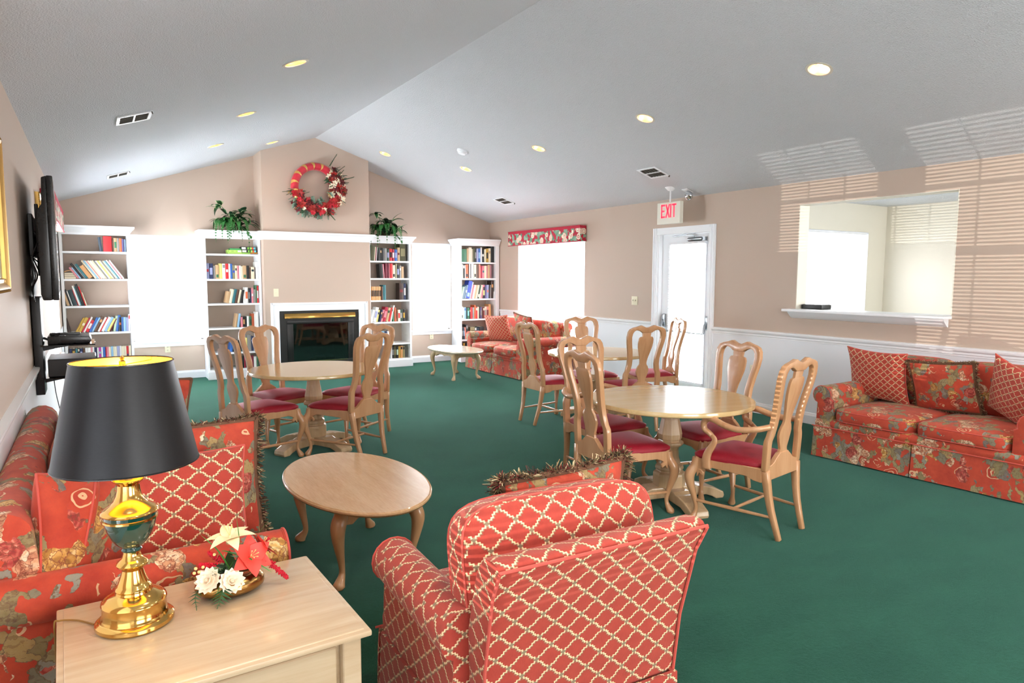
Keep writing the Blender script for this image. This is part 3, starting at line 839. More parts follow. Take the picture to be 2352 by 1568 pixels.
# ================================================================== ROUND TABLES
def round_table(x, y, deg, label, proto=None):
    if proto: 
        r = copy_tree(proto); r['label'] = label
    else:
        r = thing('round_table', label, 'table', group='round pedestal tables')
        MB().lathe([(0.0, .668), (.528, .668), (.534, .673), (.535, .694), (.532, .699), (.0, .700)], 72, cap=False).build('tabletop', M_ttop, r, smooth=35)
        MB().lathe([(.20, .645), (.20, .667), (0.0, .667)], 8, ph=.5).build('top_block', M_ped, r, smooth=None)
        P = [(.058, .645), (.056, .60), (.060, .56), (.072, .50), (.080, .46), (.078, .43), (.070, .415), (.088, .408), (.092, .395), (.088, .385), (.066, .378), (.058, .35), (.062, .30), (.074, .26), (.092, .245), (.096, .225), (.086, .21), (.105, .20), (.108, .185), (.108, .105), (.0, .105)]
        MB().lathe(P, 8, ph=.5).build('pedestal', M_ped, r, bevel=(0.003, 1), smooth=None)
        for k in range(4):
            M = Matrix.Rotation(k*pi/2, 4, 'Z')
            top = [(0.0, .110), (.16, .110), (.19, .098), (.22, .100), (.30, .082), (.36, .055), (.385, .045), (.392, .02), (.385, .0), (.33, .0), (.30, .018), (.25, .035), (.10, .038), (0.0, .038)]
            MB().prism(top, -.062, .062, 'xzy', M=M).build('foot', M_ped, r, bevel=(0.008, 2), smooth=None)
    r.location = (x, y, 0); r.rotation_euler = (0, 0, radians(deg)); return r
T1 = round_table(1.62, 5.97, 27, 'round pedestal table in front of the fireplace')
round_table(3.26, 3.30, -14.5, 'round pedestal table with chipped edge at front right', T1)
round_table(4.60, 5.76, 52, 'round pedestal table at the back, by the far sofa', T1)

# ================================================================== OVAL COFFEE TABLES
def oval_table(x, y, label, mt, ml, cond=''):
    r = thing('coffee_table', label, 'coffee table', (x, y, 0), 0, 'oval cabriole coffee tables')
    a, b = .352, .612
    prof = [(0, .395), (.93, .395), (.955, .398), (.985, .404), (1.0, .412), (.998, .419), (.985, .423), (.972, .421), (.965, .4245), (0, .4245)]
    m = MB(); n = 72; vs = []; fs = []
    for (r_, z) in prof:
        for i in range(n):
            t = 2*pi*i/n
            off = (1-r_)*a if r_ > .5 else None
            if off is not None: vs.append(((a-off)*cos(t), (b-off)*sin(t), z))
            else: vs.append((0.02*cos(t), 0.02*sin(t), z))
    for j in range(len(prof)-1):
        for i in range(n):
            p, q = j*n+i, j*n+(i+1) % n; fs.append((p, q, q+n, p+n))
    fs.append(tuple(range(n))); fs.append(tuple((len(prof)-1)*n+i for i in range(n)))
    m.add(vs, fs).build('tabletop', mt, r, smooth=35)
    lx, ly = .175, .325
    for sx in (-1, 1):
        poly = [(-ly, .394), (ly, .394), (ly, .30), (ly-.05, .298), (ly-.09, .32), (ly-.14, .338), (.05, .335), (0, .322), (-.05, .335), (-ly+.14, .338), (-ly+.09, .32), (-ly+.05, .298), (-ly, .30)]
        MB().prism(poly, sx*lx-.009, sx*lx+.009, 'yzx').build('apron', ml, r, bevel=(0.003, 1))
        poly = [(-lx, .394), (lx, .394), (lx, .30), (lx-.05, .298), (lx-.08, .325), (0, .33), (-lx+.08, .325), (-lx+.05, .298), (-lx, .30)]
        MB().prism(poly, sx*ly-.009, sx*ly+.009, 'xzy').build('apron', ml, r, bevel=(0.003, 1))
    for sx in (-1, 1):
        for sy in (-1, 1):
            d = 0.7071
            def P(o, z): return (sx*(lx+o*d), sy*(ly+o*d), z)
            q = catmull([P(.0, .394), P(.004, .36), P(.035, .315), P(.045, .27), P(.032, .19), P(.012, .10), P(.012, .06), P(.035, .028), P(.046, .012), P(.046, 0)], 3)
            rr = catmull([(v, 0, 0) for v in (.030, .033, .038, .034, .024, .0155, .016, .025, .030, .022)], 3)
            MB().tube(q, [v.x for v in rr], 12, up=(sx*1.0, -sy*1.0, 0)).build('leg', ml, r, smooth=60)
    return r
oval_table(1.158, 3.50, 'honey oak oval coffee table in front of the lamp sofa', M_oval, M_ovall)
oval_table(4.60, 9.15, 'pale oval coffee table in front of the far sofa under the window', M_ovalw, M_ped)

# ================================================================== UPHOLSTERY
def supercush(sx, sy, sz, k=7, n=10, crown=0.0, seed=0):
    """rounded box cushion centred at origin, full sizes"""
    rnd = random.Random(seed); ph = rnd.random()*6
    vs = []; fs = []; idx = {}
    def put(p):
        key = tuple(round(c, 5) for c in p)
        if key in idx: return idx[key]
        x, y, z = p
        kz = 3.2
        s = (abs(x)**k + abs(y)**k)**(1/k) or 1e-6
        rr = max(abs(x), abs(y), 1e-6)
        fx = rr/s if s > 1e-6 else 1
        X, Y = x*fx, y*fx
        rad = min(1.0, max(abs(X), abs(Y), (abs(X)**k+abs(Y)**k)**(1/k)))
        shrink = 1 - 0.045*abs(z)**4
        Z = z*(1 - 0.18*max(rad, 0)**6)
        cz = crown*(1-X*X)*(1-Y*Y)*(1 if z > 0 else -0.3)
        wv = 0.004*sin(X*5+ph)*cos(Y*4+ph) if abs(z) > .9 else 0
        idx[key] = len(vs)
        vs.append((X*shrink*sx/2, Y*shrink*sy/2, Z*sz/2 + cz + wv)); return idx[key]
    def face(ax, sgn):
        nn = n; mm = n
        for i in range(nn):
            for j in range(mm):
                q = []
                for (a, b) in ((i, j), (i+1, j), (i+1, j+1), (i, j+1)):
                    u, v = a/nn*2-1, b/mm*2-1
                    u = math.copysign(1-(1-abs(u))**1.4, u); v = math.copysign(1-(1-abs(v))**1.4, v)
                    p = [0, 0, 0]; o = [c for c in range(3) if c != ax]
                    p[ax] = sgn; p[o[0]] = u; p[o[1]] = v
                    q.append(put(p))
                fs.append(tuple(q))
    for ax in range(3):
        for sg in (-1, 1): face(ax, sg)
    return MB().add(vs, fs)
def roundrect(hx, hy, r, z=0, n=5):
    P = []
    for (cx, cy, a0) in ((hx-r, hy-r, 0), (-hx+r, hy-r, pi/2), (-hx+r, -hy+r, pi), (hx-r, -hy+r, 3*pi/2)):
        for i in range(n+1):
            a = a0 + i/n*pi/2; P.append((cx+r*cos(a), cy+r*sin(a), z))
    return P
def box_cushion(name, parent, sx, sy, sz, loc, rot, mat, crown=0.02, seed=0, pipe=None, k=7):
    o = supercush(sx, sy, sz, crown=crown, seed=seed, k=k).build(name, mat, parent, smooth=80, loc=loc, rot=rot)
    for z in (-1, 1):
        Pp = []
        for i in range(64):
            a = 2*pi*i/64; ca, sa = cos(a), sin(a); s_ = (abs(ca)**k + abs(sa)**k)**(-1/k)
            Pp.append((ca*s_*sx/2*.984, sa*s_*sy/2*.984, z*sz/2*.655))
        MB().tube(Pp, .0042, 6, closed=True).build('piping', pipe or M_piping, o)
    return o
def pillow(label, w, h, t, loc, rot, mat, cat='cushion', fringe=False, seed=1, rope=False, group=None, pinch=0.07, nm='throw_pillow', pipe=None, fr_len=0.035):
    r = thing(nm, label, cat, loc, 0, group, rot)
    rnd = random.Random(seed); n = 22
    def pos(u, v, s):
        x = w/2*u*(1-pinch*(1-v*v)*abs(u)); z = h/2*v*(1-pinch*(1-u*u)*abs(v))
        e = max(0.0, (1-u*u)*(1-v*v))
        th = t/2*e**.42
        wr = 0.006*sin(7*u+seed)*sin(5*v+2*seed)*e + 0.004*sin(13*(u+v)+seed)*e**.5
        return (x, s*th + wr, z)
    vs = []; fs = []; uv = []
    for s in (-1, 1):
        for j in range(n+1):
            for i in range(n+1):
                u, v = sin((i/n*2-1)*pi/2), sin((j/n*2-1)*pi/2)
                vs.append(pos(u, v, s)); uv.append((w/2*u+seed*.037, h/2*v+seed*.021))
    W1 = n+1; k = W1*W1
    for j in range(n):
        for i in range(n):
            a = j*W1+i; fs.append((a, a+1, a+W1+1, a+W1)); fs.append((a+k, a+k+W1, a+k+W1+1, a+k+1))
    MB().add(vs, fs, uv=uv).build('cover', mat, r, smooth=80)
    per = []
    m = 18
    for i in range(m): per.append((sin((i/m*2-1)*pi/2), -1))
    for i in range(m): per.append((1, sin((i/m*2-1)*pi/2)))
    for i in range(m): per.append((-sin((i/m*2-1)*pi/2), 1))
    for i in range(m): per.append((-1, -sin((i/m*2-1)*pi/2)))
    P = [pos(u, v, 0) for u, v in per]
    if rope: MB().tube(P, .011, 8, closed=True).build('rope_edge', M_rope, r)
    else: MB().tube(P, .0045, 6, closed=True).build('piping', pipe or M_piping, r)
    if fringe:
        cols = [lin(c) for c in ('#4b2f20', '#7d6444', '#c9b48c', '#6a1f1c', '#4d4b2a', '#8a7350', '#2f241b')]
        MB().tube(P, .015, 6, closed=True).build('fringe_braid', M_rope, r)
        m_ = MB(); m_.col = []
        L = len(P)
        for q in range(4600):
            f = rnd.random()*L; i = int(f) % L; tt = f-int(f)
            p = Vector(P[i]).lerp(Vector(P[(i+1) % L]), tt)
            dirv = Vector((p.x/(w/2), 0, p.z/(h/2)))
            if abs(dirv.x) > abs(dirv.z): dirv = Vector((math.copysign(1, dirv.x), 0, dirv.z*.25))
            else: dirv = Vector((dirv.x*.25, 0, math.copysign(1, dirv.z)))
            dirv = (dirv + Vector((rnd.uniform(-.5, .5), rnd.uniform(-.9, .9), rnd.uniform(-.5, .5)))).normalized()
            ln = fr_len*rnd.uniform(.5, 1.1)
            side = dirv.cross(Vector((rnd.uniform(-1, 1), rnd.uniform(-1, 1), rnd.uniform(-1, 1)))).normalized()*.0019
            curl = Vector((rnd.uniform(-1, 1), rnd.uniform(-1, 1), -rnd.uniform(-.3, 1)))*ln*.55
            a, b, c = p, p+dirv*ln*.55+curl*.3, p+dirv*ln*.85+curl
            kk = len(m_.v)
            m_.add([a-side, a+side, b+side, b-side, c+side*.8, c-side*.8], [(0, 1, 2, 3), (3, 2, 4, 5)])
            cc = rnd.choice(cols); m_.col += [cc]*6
        stuff(m_.build('fringe', M_fringe, r, smooth=None))
    return r

def sofa(name, label, cat, loc, deg, Wd, D, mat, nseat=2, nback=2, zs=.435, za=.60, zb=.80, group=None, backw=None, seed=0, arm_w=.17, plain_back=False, bc_h=.40, bc_over=0.06, back_t=.13, back_lean=0.10):
    r = thing(name, label, cat, loc, radians(deg), group)
    hw = Wd/2; aw = arm_w
    # base
    if plain_back:
        MB().box(-hw+.03, hw-.03, .18, D-.05, .03, .30).build('base', mat, r, bevel=(0.02, 2))
    else: MB().box(-hw+.03, hw-.03, .05, D-.05, .03, .30).build('base', mat, r, bevel=(0.02, 2))
    # rolled front band
    MB().prism([(D-.10, .245), (D-.035, .245), (D-.012, .262), (D-.006, .295), (D-.02, .322), (D-.06, .332), (D-.10, .332)], -hw+.035, hw-.035, 'yzx').build('front_band', mat, r, bevel=(0.01, 2), smooth=60)
    # skirt panels
    zt = .262
    def panel(x0, y0, x1, y1, ox, oy):
        m = MB(); e = .012
        a, b = Vector((x0, y0, 0)), Vector((x1, y1, 0)); o = Vector((ox, oy, 0)); d = (b-a).normalized()
        n = 8; vs = []
        for k in range(2):
            off = o*(e*k)
            for j in range(4):
                zz = lerp(zt, .012, j/3); fl = .018*(j/3)**1.5
                for i in range(n+1):
                    t = i/n; w_ = .004*sin(t*9+seed+j)*(j/3)
                    vs.append(a.lerp(b, t) - d*(0.004 if i == 0 and j else 0) + o*(fl+w_) + off + Vector((0, 0, zz)))
        fs = []; W1 = n+1; K = W1*4
        for j in range(3):
            for i in range(n):
                p = j*W1+i; fs += [(p, p+1, p+W1+1, p+W1), (p+K, p+K+W1, p+K+W1+1, p+K+1)]
        for i in range(n): fs += [(i, i+K, i+1+K, i+1), (3*W1+i, 3*W1+i+1, 3*W1+i+1+K, 3*W1+i+K)]
        for j in range(3): fs += [(j*W1, (j+1)*W1, (j+1)*W1+K, j*W1+K), (j*W1+n, j*W1+n+K, (j+1)*W1+n+K, (j+1)*W1+n)]
        m.add(vs, fs).build('skirt_panel', mat, r, smooth=60)
    g = .006
    nf = 2 if Wd > 1.2 else 1
    for i in range(nf):
        a = -hw+g+.015 + i*(2*hw-.03)/nf; b = a + (2*hw-.03)/nf - 2*g
        panel(a, D-.028, b, D-.028, 0, 1)
    if nf == 2: MB().box(-.05, .05, D-.045, D-.032, .012, .255).build('pleat', mat, r, smooth=None)
    for s in (-1, 1):
        panel(s*(hw-.028), .22 if plain_back else .06, s*(hw-.028), D-.05, s, 0)
        MB().box(s*(hw-.06), s*(hw-.02), D-.06, D-.035, .012, .25).build('pleat', mat, r, bevel=(0.004, 1))
    if plain_back:
        panel(-backw*.93, .062, backw*.93, .062, 0, -1)
        for s in (-1, 1): MB().prism([(s*(backw*.93-.02), .06), (s*backw*.93, .065), (s*(hw-.03), .235), (s*(hw-.06), .235)], .012, .262, 'xyz').build('pleat', mat, r, smooth=None)
    MB().tube([(-hw+.01, D-.012, zt), (hw-.01, D-.012, zt)], .0045, 6).build('piping', M_piping, r)
    # arms: outer panel, roll, inner panel
    rad = .078
    for s in (-1, 1):
        cx, cz = hw-.075, za-rad
        poly = [(hw-.030, .25), (hw-.036, cz-.06)]
        for i in range(13):
            a = radians(-40 + i*20); poly.append((cx+rad*cos(a), cz+rad*sin(a)))
        poly += [(hw-aw-.005, cz-.04), (hw-aw-.005, .25)]
        poly = [(s*x, z) for x, z in poly]
        MB().prism(poly, .15 if plain_back else 0, D-.045, 'xzy').build('arm', mat, r, smooth=50)
        pp = [(s*cx + (x-s*cx)*.97, z) for x, z in poly]
        pan = MB().prism(pp, D-.045, D-.028, 'xzy').build('arm_front', mat, r, bevel=(0.006, 2))
        MB().tube([(x, D-.034, z) for x, z in poly[1:-1]], .0045, 6).build('piping', M_piping, pan)
    # back
    bw = backw if backw else hw-.02
    zr = zb
    lean = back_lean
    T = back_t
    prof = [(.075, .25), (.055, .45), (.03-lean*.3, zr-.10)]
    if plain_back:
        prof += [(.012-lean*.55, zr-.015), (.02-lean*.5, zr), (.04-lean*.45, zr+.006), (.075-lean*.3, zr-.004), (.10-lean*.1, zr-.06)]
    else:
        cy_, cz_, rb = .075-lean*.3, zr-.075, .075
        for i in range(9):
            a = radians(200 - i*25); prof.append((cy_+rb*cos(a), cz_+rb*sin(a)))
    prof += [(.03+T, .48), (.06+T, .25)]
    def bb(p):
        f = 0.0
        if plain_back: f = -0.04*max(0, (p[2]-.25)/(.55))   # narrower low, wider high
        return [p[0]*(0.93 - f), p[1], p[2]]
    mbk = MB()
    nsl = 6
    vs = []; fs = []; n = len(prof)
    for q in range(nsl+1):
        X = lerp(-bw, bw, q/nsl)
        for (y, z) in prof: vs.append(bb([X, y, z]))
    for q in range(nsl):
        for i in range(n): fs.append((q*n+i, q*n+(i+1) % n, (q+1)*n+(i+1) % n, (q+1)*n+i))
    fs += [tuple(range(n)), tuple(reversed(range(nsl*n, (nsl+1)*n)))]
    bk = mbk.add(vs, fs).build('backrest', mat, r, bevel=(0.008, 2) if plain_back else None, smooth=50)
    if plain_back:
        for s in (-1, 1):
            MB().tube([bb([s*bw, y-.004, z]) for (y, z) in prof[:4]], .005, 6).build('piping', M_piping, bk)
        MB().tube([bb([lerp(-bw, bw, t/8), prof[3][0]-.004, prof[3][1]+.004]) for t in range(9)], .005, 6).build('piping', M_piping, bk)
    # seat cushions
    inner = 2*(hw-aw)
    for i in range(nseat):
        w_ = inner/nseat; x = -inner/2 + w_*(i+.5)
        ext = 0.0
        box_cushion('seat_cushion', r, w_-.006, D-.13, .125, (x, (D+.13)/2+.005, zs-.062), (0, 0, 0), mat, .018, seed+i)
    for i in range(nback):
        w_ = (2*bw*.97 if backw else inner+.10)/nback; x = -(w_*nback)/2 + w_*(i+.5)
        box_cushion('back_cushion', r, w_-.008, bc_h, .15, (x, .085+T, zs+bc_h/2+.005), (radians(90-12), 0, 0), mat, .03, seed+7+i, k=5)
    return r
TG = 'floral skirted sofas'
sofa('loveseat', 'floral skirted loveseat with three throw pillows against the right wall', 'sofa', (6.13, 2.795, 0), 93, 1.62, .965, M_flor, group=TG, seed=3, zb=.80)
sofa('loveseat', 'floral skirted loveseat under the right wall window beside the bookcase', 'sofa', (6.17, 9.17, 0), 90.5, 1.72, .95, M_flor, group=TG, seed=5, zb=.80)
sofa('sofa', 'long floral sofa along the left wall behind the brass lamp', 'sofa', (-0.320, 3.50, 0), -90, 2.22, .905, M_flor, nseat=2, nback=3, group=TG, seed=9, zb=.79, za=.595, back_lean=.05)
sofa('armchair', 'coral trellis patterned armchair seen from behind in the foreground', 'armchair', (1.185, 1.45, 0), -2.5, .85, .78, M_trel, nseat=1, nback=1, seed=13, zb=.775, za=.585, plain_back=True, backw=.362, bc_h=.41, back_t=.14, arm_w=.155)

# ---- pillows
P_ = pillow
# on the lamp sofa
P_('coral trellis pillow leaning behind the lamp, in front of fringed pillow', .44, .42, .16, (.25, 2.70, .652), (radians(-14), 0, radians(-4)), M_trel, seed=2)
P_('large floral pillow with brown fringe behind the trellis pillow on lamp sofa', .54, .47, .15, (.285, 2.90, .685), (radians(-10), 0, radians(-3)), M_florS, fringe=True, seed=4)
P_('floral pillow with brown rope edge at far arm of the lamp sofa', .50, .48, .15, (.20, 4.30, .70), (radians(-12), radians(8), radians(4)), M_florS, rope=True, seed=6)
P_('plump floral pillow beside the lamp against the back of the left sofa', .40, .40, .20, (-.055, 2.66, .655), (radians(-6), radians(10), radians(52)), M_flor, seed=8)
# armchair pillow
P_('floral pillow with brown fringe standing in the coral armchair', .47, .40, .15, (1.345, 1.865, .662), (radians(10), radians(-4), radians(-6)), M_florS, fringe=True, seed=10, fr_len=.04)
# right loveseat
def facing(x, y, z, w, h, t, tiltdeg, yawdeg, roll): return (x, y, z), (radians(tiltdeg), radians(roll), radians(yawdeg))
l, q = facing(5.70, 3.33, .665, 0, 0, 0, 14, -90, 2)
P_('trellis pillow at the left end of the loveseat by the right wall', .52, .46, .15, l, q, M_trelS, seed=12, pinch=.10)
l, q = facing(5.72, 2.80, .640, 0, 0, 0, 18, -88, -4)
P_('floral pillow with dark fringe in middle of the right wall loveseat', .48, .42, .15, l, q, M_florS, fringe=True, seed=14, fr_len=.025)
l, q = facing(5.66, 2.28, .655, 0, 0, 0, 14, -112, 20)
P_('trellis pillow at the right end of the right wall loveseat', .46, .46, .15, l, q, M_trelS, seed=16, pinch=.10)
# far loveseat
l, q = facing(5.62, 9.62, .66, 0, 0, 0, 14, -72, -3)
P_('trellis pillow on the far loveseat beside the corner bookcase', .50, .44, .15, l, q, M_trelS, seed=18, pinch=.09)
l, q = facing(5.76, 9.02, .70, 0, 0, 0, 20, -86, 7)
P_('crumpled pale floral pillow in the middle of the far loveseat', .46, .44, .16, l, q, M_florS, seed=20, rope=True)

# ================================================================== END TABLE, LAMP, FLOWERS
et = thing('end_table', 'whitewashed rectangular end table holding the brass lamp', 'end table', (.240, 2.000, 0), radians(1.8))
ex, ey = .358, .298
MB().prism([(-ex, -ey), (ex, -ey), (ex, ey), (-ex, ey)], .530, .546, 'xyz').build('top_moulding', M_end, et, bevel=(0.005, 2))
MB().prism([(-ex+.016, -ey+.016), (ex-.016, -ey+.016), (ex-.016, ey-.016), (-ex+.016, ey-.016)], .540, .550, 'xyz').build('tabletop', M_end, et, bevel=(0.004, 2))
MB().box(-ex+.055, ex-.055, -ey+.05, ey-.05, .33, .530).build('cabinet_body', M_end, et, smooth=None)
dr = MB().box(-ex+.085, ex-.085, -ey+.040, -ey+.052, .355, .505).build('drawer', M_end, et, bevel=(0.004, 1))
MB().lathe([(0, 0), (.010, 0), (.008, .010), (.014, .018), (.012, .026), (0, .028)], 14, Matrix.Translation((0, -ey+.040, .43)) @ Matrix.Rotation(pi/2, 4, 'X')).build('knob', M_brass, dr)
for sx in (-1, 1):
    for sy in (-1, 1):
        MB().tube([(sx*(ex-.05), sy*(ey-.045), .530), (sx*(ex-.05), sy*(ey-.045), .33), (sx*(ex-.05), sy*(ey-.045), 0)], [.036, .036, .024], 4, up=(0, 1, 0)).build('leg', M_end, et, bevel=(0.003, 1), smooth=None)
MB().box(-ex+.07, ex-.07, -ey+.07, ey-.07, .13, .148).build('shelf', M_end, et, bevel=(0.003, 1))

M_urn = plain('dark_green_enamel', '#0e3a30', 0.12, 0.0, Coat_Weight=1.0)
def shade_mat():
    t = NT('black_card_shade')
    nz = t.noise(90, 2, vec=t.mapping((1, 1, 6)))
    t.set(Base_Color=t.mix(nz.outputs[0], lin('#0b0b0d'), lin('#17171a')), Roughness=0.42); t.b.inputs['Specular IOR Level'].default_value = .3
    return t.m
def shade_in():
    t = NT('gold_shade_lining')
    t.set(Roughness=0.35, Metallic=0.3); t.b.inputs['Base Color'].default_value = lin('#f7cc60')
    return t.m
tl = thing('table_lamp', 'brass table lamp with green urn and black shade on the end table', 'lamp', (.062, 2.085, .5505))
MB().lathe([(0, 0), (.094, 0), (.098, .006), (.097, .014), (.090, .020), (.084, .022), (.082, .027), (.080, .030), (.079, .060), (.081, .064), (.079, .070), (.070, .078), (.055, .086), (.046, .090), (.044, .096), (.046, .100), (.044, .106), (.040, .110), (.036, .120), (.029, .140), (.026, .152), (.030, .158), (.038, .164), (.040, .169), (.038, .174), (.030, .180), (.024, .188), (.021, .198), (.021, .206), (0, .206)], 48, cap=False).build('base', M_brass, tl, smooth=35)
MB().lathe([(0, .204), (.024, .205), (.026, .209), (.023, .214), (.028, .218), (.040, .230), (.052, .248), (.060, .268), (.064, .286), (.065, .300), (.0655, .312), (0, .312)], 48, cap=False).build('urn', M_urn, tl, smooth=35)
MB().lathe([(.064, .292), (.0685, .294), (.0685, .299), (.064, .301)], 48, cap=False).build('urn_band', M_brass, tl, smooth=35)
MB().lathe([(0, .310), (.068, .311), (.071, .315), (.069, .320), (.060, .326), (.048, .334), (.038, .345), (.031, .360), (.028, .375), (.027, .388), (.031, .394), (.038, .399), (.040, .404), (.037, .409), (.026, .414), (.020, .420), (.0, .420)], 48, cap=False).build('neck', M_brass, tl, smooth=35)
MB().lathe([(0, .418), (.014, .419), (.014, .450), (.018, .455), (.018, .490), (0, .492)], 20, cap=False).build('socket', M_brass, tl)
MB().lathe([(0, .490), (.012, .492), (.016, .51), (.028, .54), (.030, .56), (.024, .58), (.010, .592), (0, .594)], 20, cap=False).build('bulb', emis('lamp_bulb', '#ffd28a', 22.0), tl, smooth=80)
for s in (-1, 1): MB().tube(catmull([(s*.012, 0, .43), (s*.045, 0, .48), (s*.052, 0, .56), (s*.035, 0, .66), (0, 0, .715)], 5), .0018, 6).build('harp', M_brass, tl)
sh = MB().lathe([(.176, .450), (.122, .722)], 64, cap=False).build('lamp_shade', [shade_mat()], tl, smooth=60)
MB().lathe([(.1745, .451), (.1205, .721)], 64, cap=False).build('shade_lining', shade_in(), sh, smooth=60)
for (r_, z) in ((.176, .450), (.122, .722)):
    MB().tube([(r_*cos(2*pi*i/48), r_*sin(2*pi*i/48), z) for i in range(48)], .0022, 6, closed=True).build('shade_rim', M_black, sh)
for i in range(3):
    a = 2*pi*i/3+.9; MB().tube([(0, 0, .712), (.119*cos(a), .119*sin(a), .712)], .0015, 6).build('spider_arm', M_brass, sh)
MB().lathe([(0, .712), (.008, .714), (.008, .722), (.004, .726), (.007, .732), (0, .738)], 16, cap=False).build('finial', M_brass, tl)
tag(MB().tube(catmull([(-.035, 2.12, .5535), (-.07, 2.165, .554), (-.10, 2.185, .5545), (-.118, 2.186, .556), (-.1275, 2.187, .553), (-.1285, 2.185, .50), (-.1285, 2.17, .30), (-.130, 2.16, .05), (-.14, 2.10, .004), (-.20, 1.9, .004)], 6), .0025, 6).build('lamp_cord', plain('gold_lamp_cord', '#8a6224', .5), None), 'thin golden brown lamp cord over the left edge of the end table', 'cord')
lamp_light('lamp_light', 'POINT', (.062, 2.085, .5505+.60), 2.6, (1.0, .78, .50), .03)

# flower arrangement
fa = thing('flower_arrangement', 'silk flower arrangement in a bronze bowl on the end table', 'flowers', (.318, 2.145, .5505))
MB().lathe([(0, 0), (.060, 0), (.080, .006), (.097, .018), (.100, .030), (.095, .042), (.080, .052), (.062, .056), (.058, .053), (.0, .050)], 40, cap=False, sy=.72).build('bowl', M_bronze, fa, smooth=60)
M_coral = plain('coral_silk_petal', '#e0483c', .55); M_cream = plain('cream_silk_petal', '#f3dfb8', .6); M_mum = plain('ivory_silk_petal', '#fbf0de', .6)
M_redb = plain('red_bead_flower', '#c0102c', .5); M_leafd = plain('dark_green_leaf', '#1f4a26', .45); M_blade = plain('grass_blade_green', '#3f7d33', .45)
M_sage = plain('sage_green_leaf', '#7f9a78', .6); M_seed = plain('pale_berry', '#ead08c', .5)
def petal(Lg, Wd, curl, thick=.0008, n=7, tip=.6):
    A = []; 
    vs = []; fs = []
    for i in range(n+1):
        t = i/n
        w_ = Wd*(sin(pi*min(1, t**tip*.98+.02)))**.8 if 0 < t < 1 else (.12*Wd if t == 0 else 0.0005)
        z = curl*t*t; x = Lg*t*(1-.12*abs(curl)/Lg*t)
        vs += [(x, -w_/2, z+.10*w_), (x, 0, z-.02*w_), (x, w_/2, z+.10*w_)]
    for i in range(n):
        a = 3*i; fs += [(a, a+1, a+4, a+3), (a+1, a+2, a+5, a+4)]
    return vs, fs
def lily(parent, c, axis, Lg, Wd, mat, curl=-.02, name='lily_flower', open_=50, n=6, roll=0):
    q = Vector(axis).to_track_quat('Z', 'Y').to_matrix().to_4x4()
    root = MB().lathe([(0, -.004), (.004, 0), (.003, .008), (0, .010)], 8, cap=False).build(name, mat, parent, loc=c)
    root.rotation_euler = q.to_euler()
    vs, fs = petal(Lg, Wd, curl)
    me = MB().add(vs, fs).mesh('petal', mat, smooth=80)
    for i in range(n):
        p = link('petal', me, root); p.rotation_euler = Euler((0, -radians(90-open_ - (8 if i % 2 else 0)), radians(roll)+2*pi*i/n), 'XYZ')
    s = MB()
    for i in range(6):
        a = 2*pi*i/6; s.tube([(0, 0, .004), (.006*cos(a), .006*sin(a), Lg*.35), (.012*cos(a), .012*sin(a), Lg*.55)], [.0008, .0007, .0018], 5)
    stuff(s.build('stamen', M_seed, root))
    return root
lily(fa, (.055, -.010, .098), (.30, -.85, .55), .070, .056, M_coral, -.022, open_=52, roll=20)
lily(fa, (.090, .020, .110), (.75, .1, .55), .064, .048, M_coral, -.024, open_=50, roll=0)
lily(fa, (.008, .030, .155), (-.1, -.15, 1), .074, .042, M_cream, -.034, open_=60, roll=10)
def mum(parent, c, axis, R):
    q = Vector(axis).to_track_quat('Z', 'Y').to_matrix().to_4x4()
    root = MB().lathe([(0, -.004), (.006, 0), (0, .004)], 8, cap=False).build('mum_flower', M_mum, parent, loc=c); root.rotation_euler = q.to_euler()
    for ring, (n, op, s) in enumerate(((13, 88, 1.0), (12, 70, .9), (10, 50, .74), (7, 28, .55))):
        vs, fs = petal(R*s, R*.36*s+.004, R*.30, n=5, tip=1.5); me = MB().add(vs, fs).mesh('petal', M_mum, smooth=80)
        for i in range(n):
            p = link('petal', me, root); p.rotation_euler = Euler((0, -radians(90-op), 2*pi*(i+.5*ring)/n), 'XYZ')
mum(fa, (-.062, -.035, .060), (-.5, -.6, .55), .042)
mum(fa, (-.005, -.052, .052), (.05, -.85, .5), .040)
def spike(parent, a, b, r, seed):
    rnd = random.Random(seed); m = MB(); a, b = Vector(a), Vector(b)
    m.tube([a, b], r*.5, 6)
    for i in range(110):
        t = rnd.random(); p = a.lerp(b, t); d = Vector((rnd.uniform(-1, 1), rnd.uniform(-1, 1), rnd.uniform(-1, 1))).normalized()
        rr = r*(1-.55*t); c = p + d*rr; s = .0032
        m.add([(c.x+s, c.y, c.z), (c.x-s, c.y, c.z), (c.x, c.y+s, c.z), (c.x, c.y-s, c.z), (c.x, c.y, c.z+s), (c.x, c.y, c.z-s)], [(0, 2, 4), (2, 1, 4), (1, 3, 4), (3, 0, 4), (2, 0, 5), (1, 2, 5), (3, 1, 5), (0, 3, 5)])
    m.build('flower_spike', M_redb, parent, smooth=None)
spike(fa, (.105, -.012, .080), (.158, -.035, .020), .012, 1)
spike(fa, (.075, .035, .105), (.125, .045, .125), .010, 2)
spike(fa, (-.04, .0, .085), (-.085, -.01, .105), .012, 3)
spike(fa, (-.02, .015, .095), (-.055, .02, .125), .010, 4)
def blade(parent, P, w=.0032, mat=None):
    P = catmull(P, 5); m = MB(); vs = []; fs = []
    for i, p in enumerate(P):
        t = i/(len(P)-1); ww = w*(1-t**3)+.0003
        vs += [(p.x-ww*.6, p.y-ww*.4, p.z), (p.x+ww*.6, p.y+ww*.4, p.z+ww*.3)]
    for i in range(len(P)-1): fs.append((2*i, 2*i+1, 2*i+3, 2*i+2))
    m.add(vs, fs).build('grass_blade', mat or M_blade, parent, smooth=80)
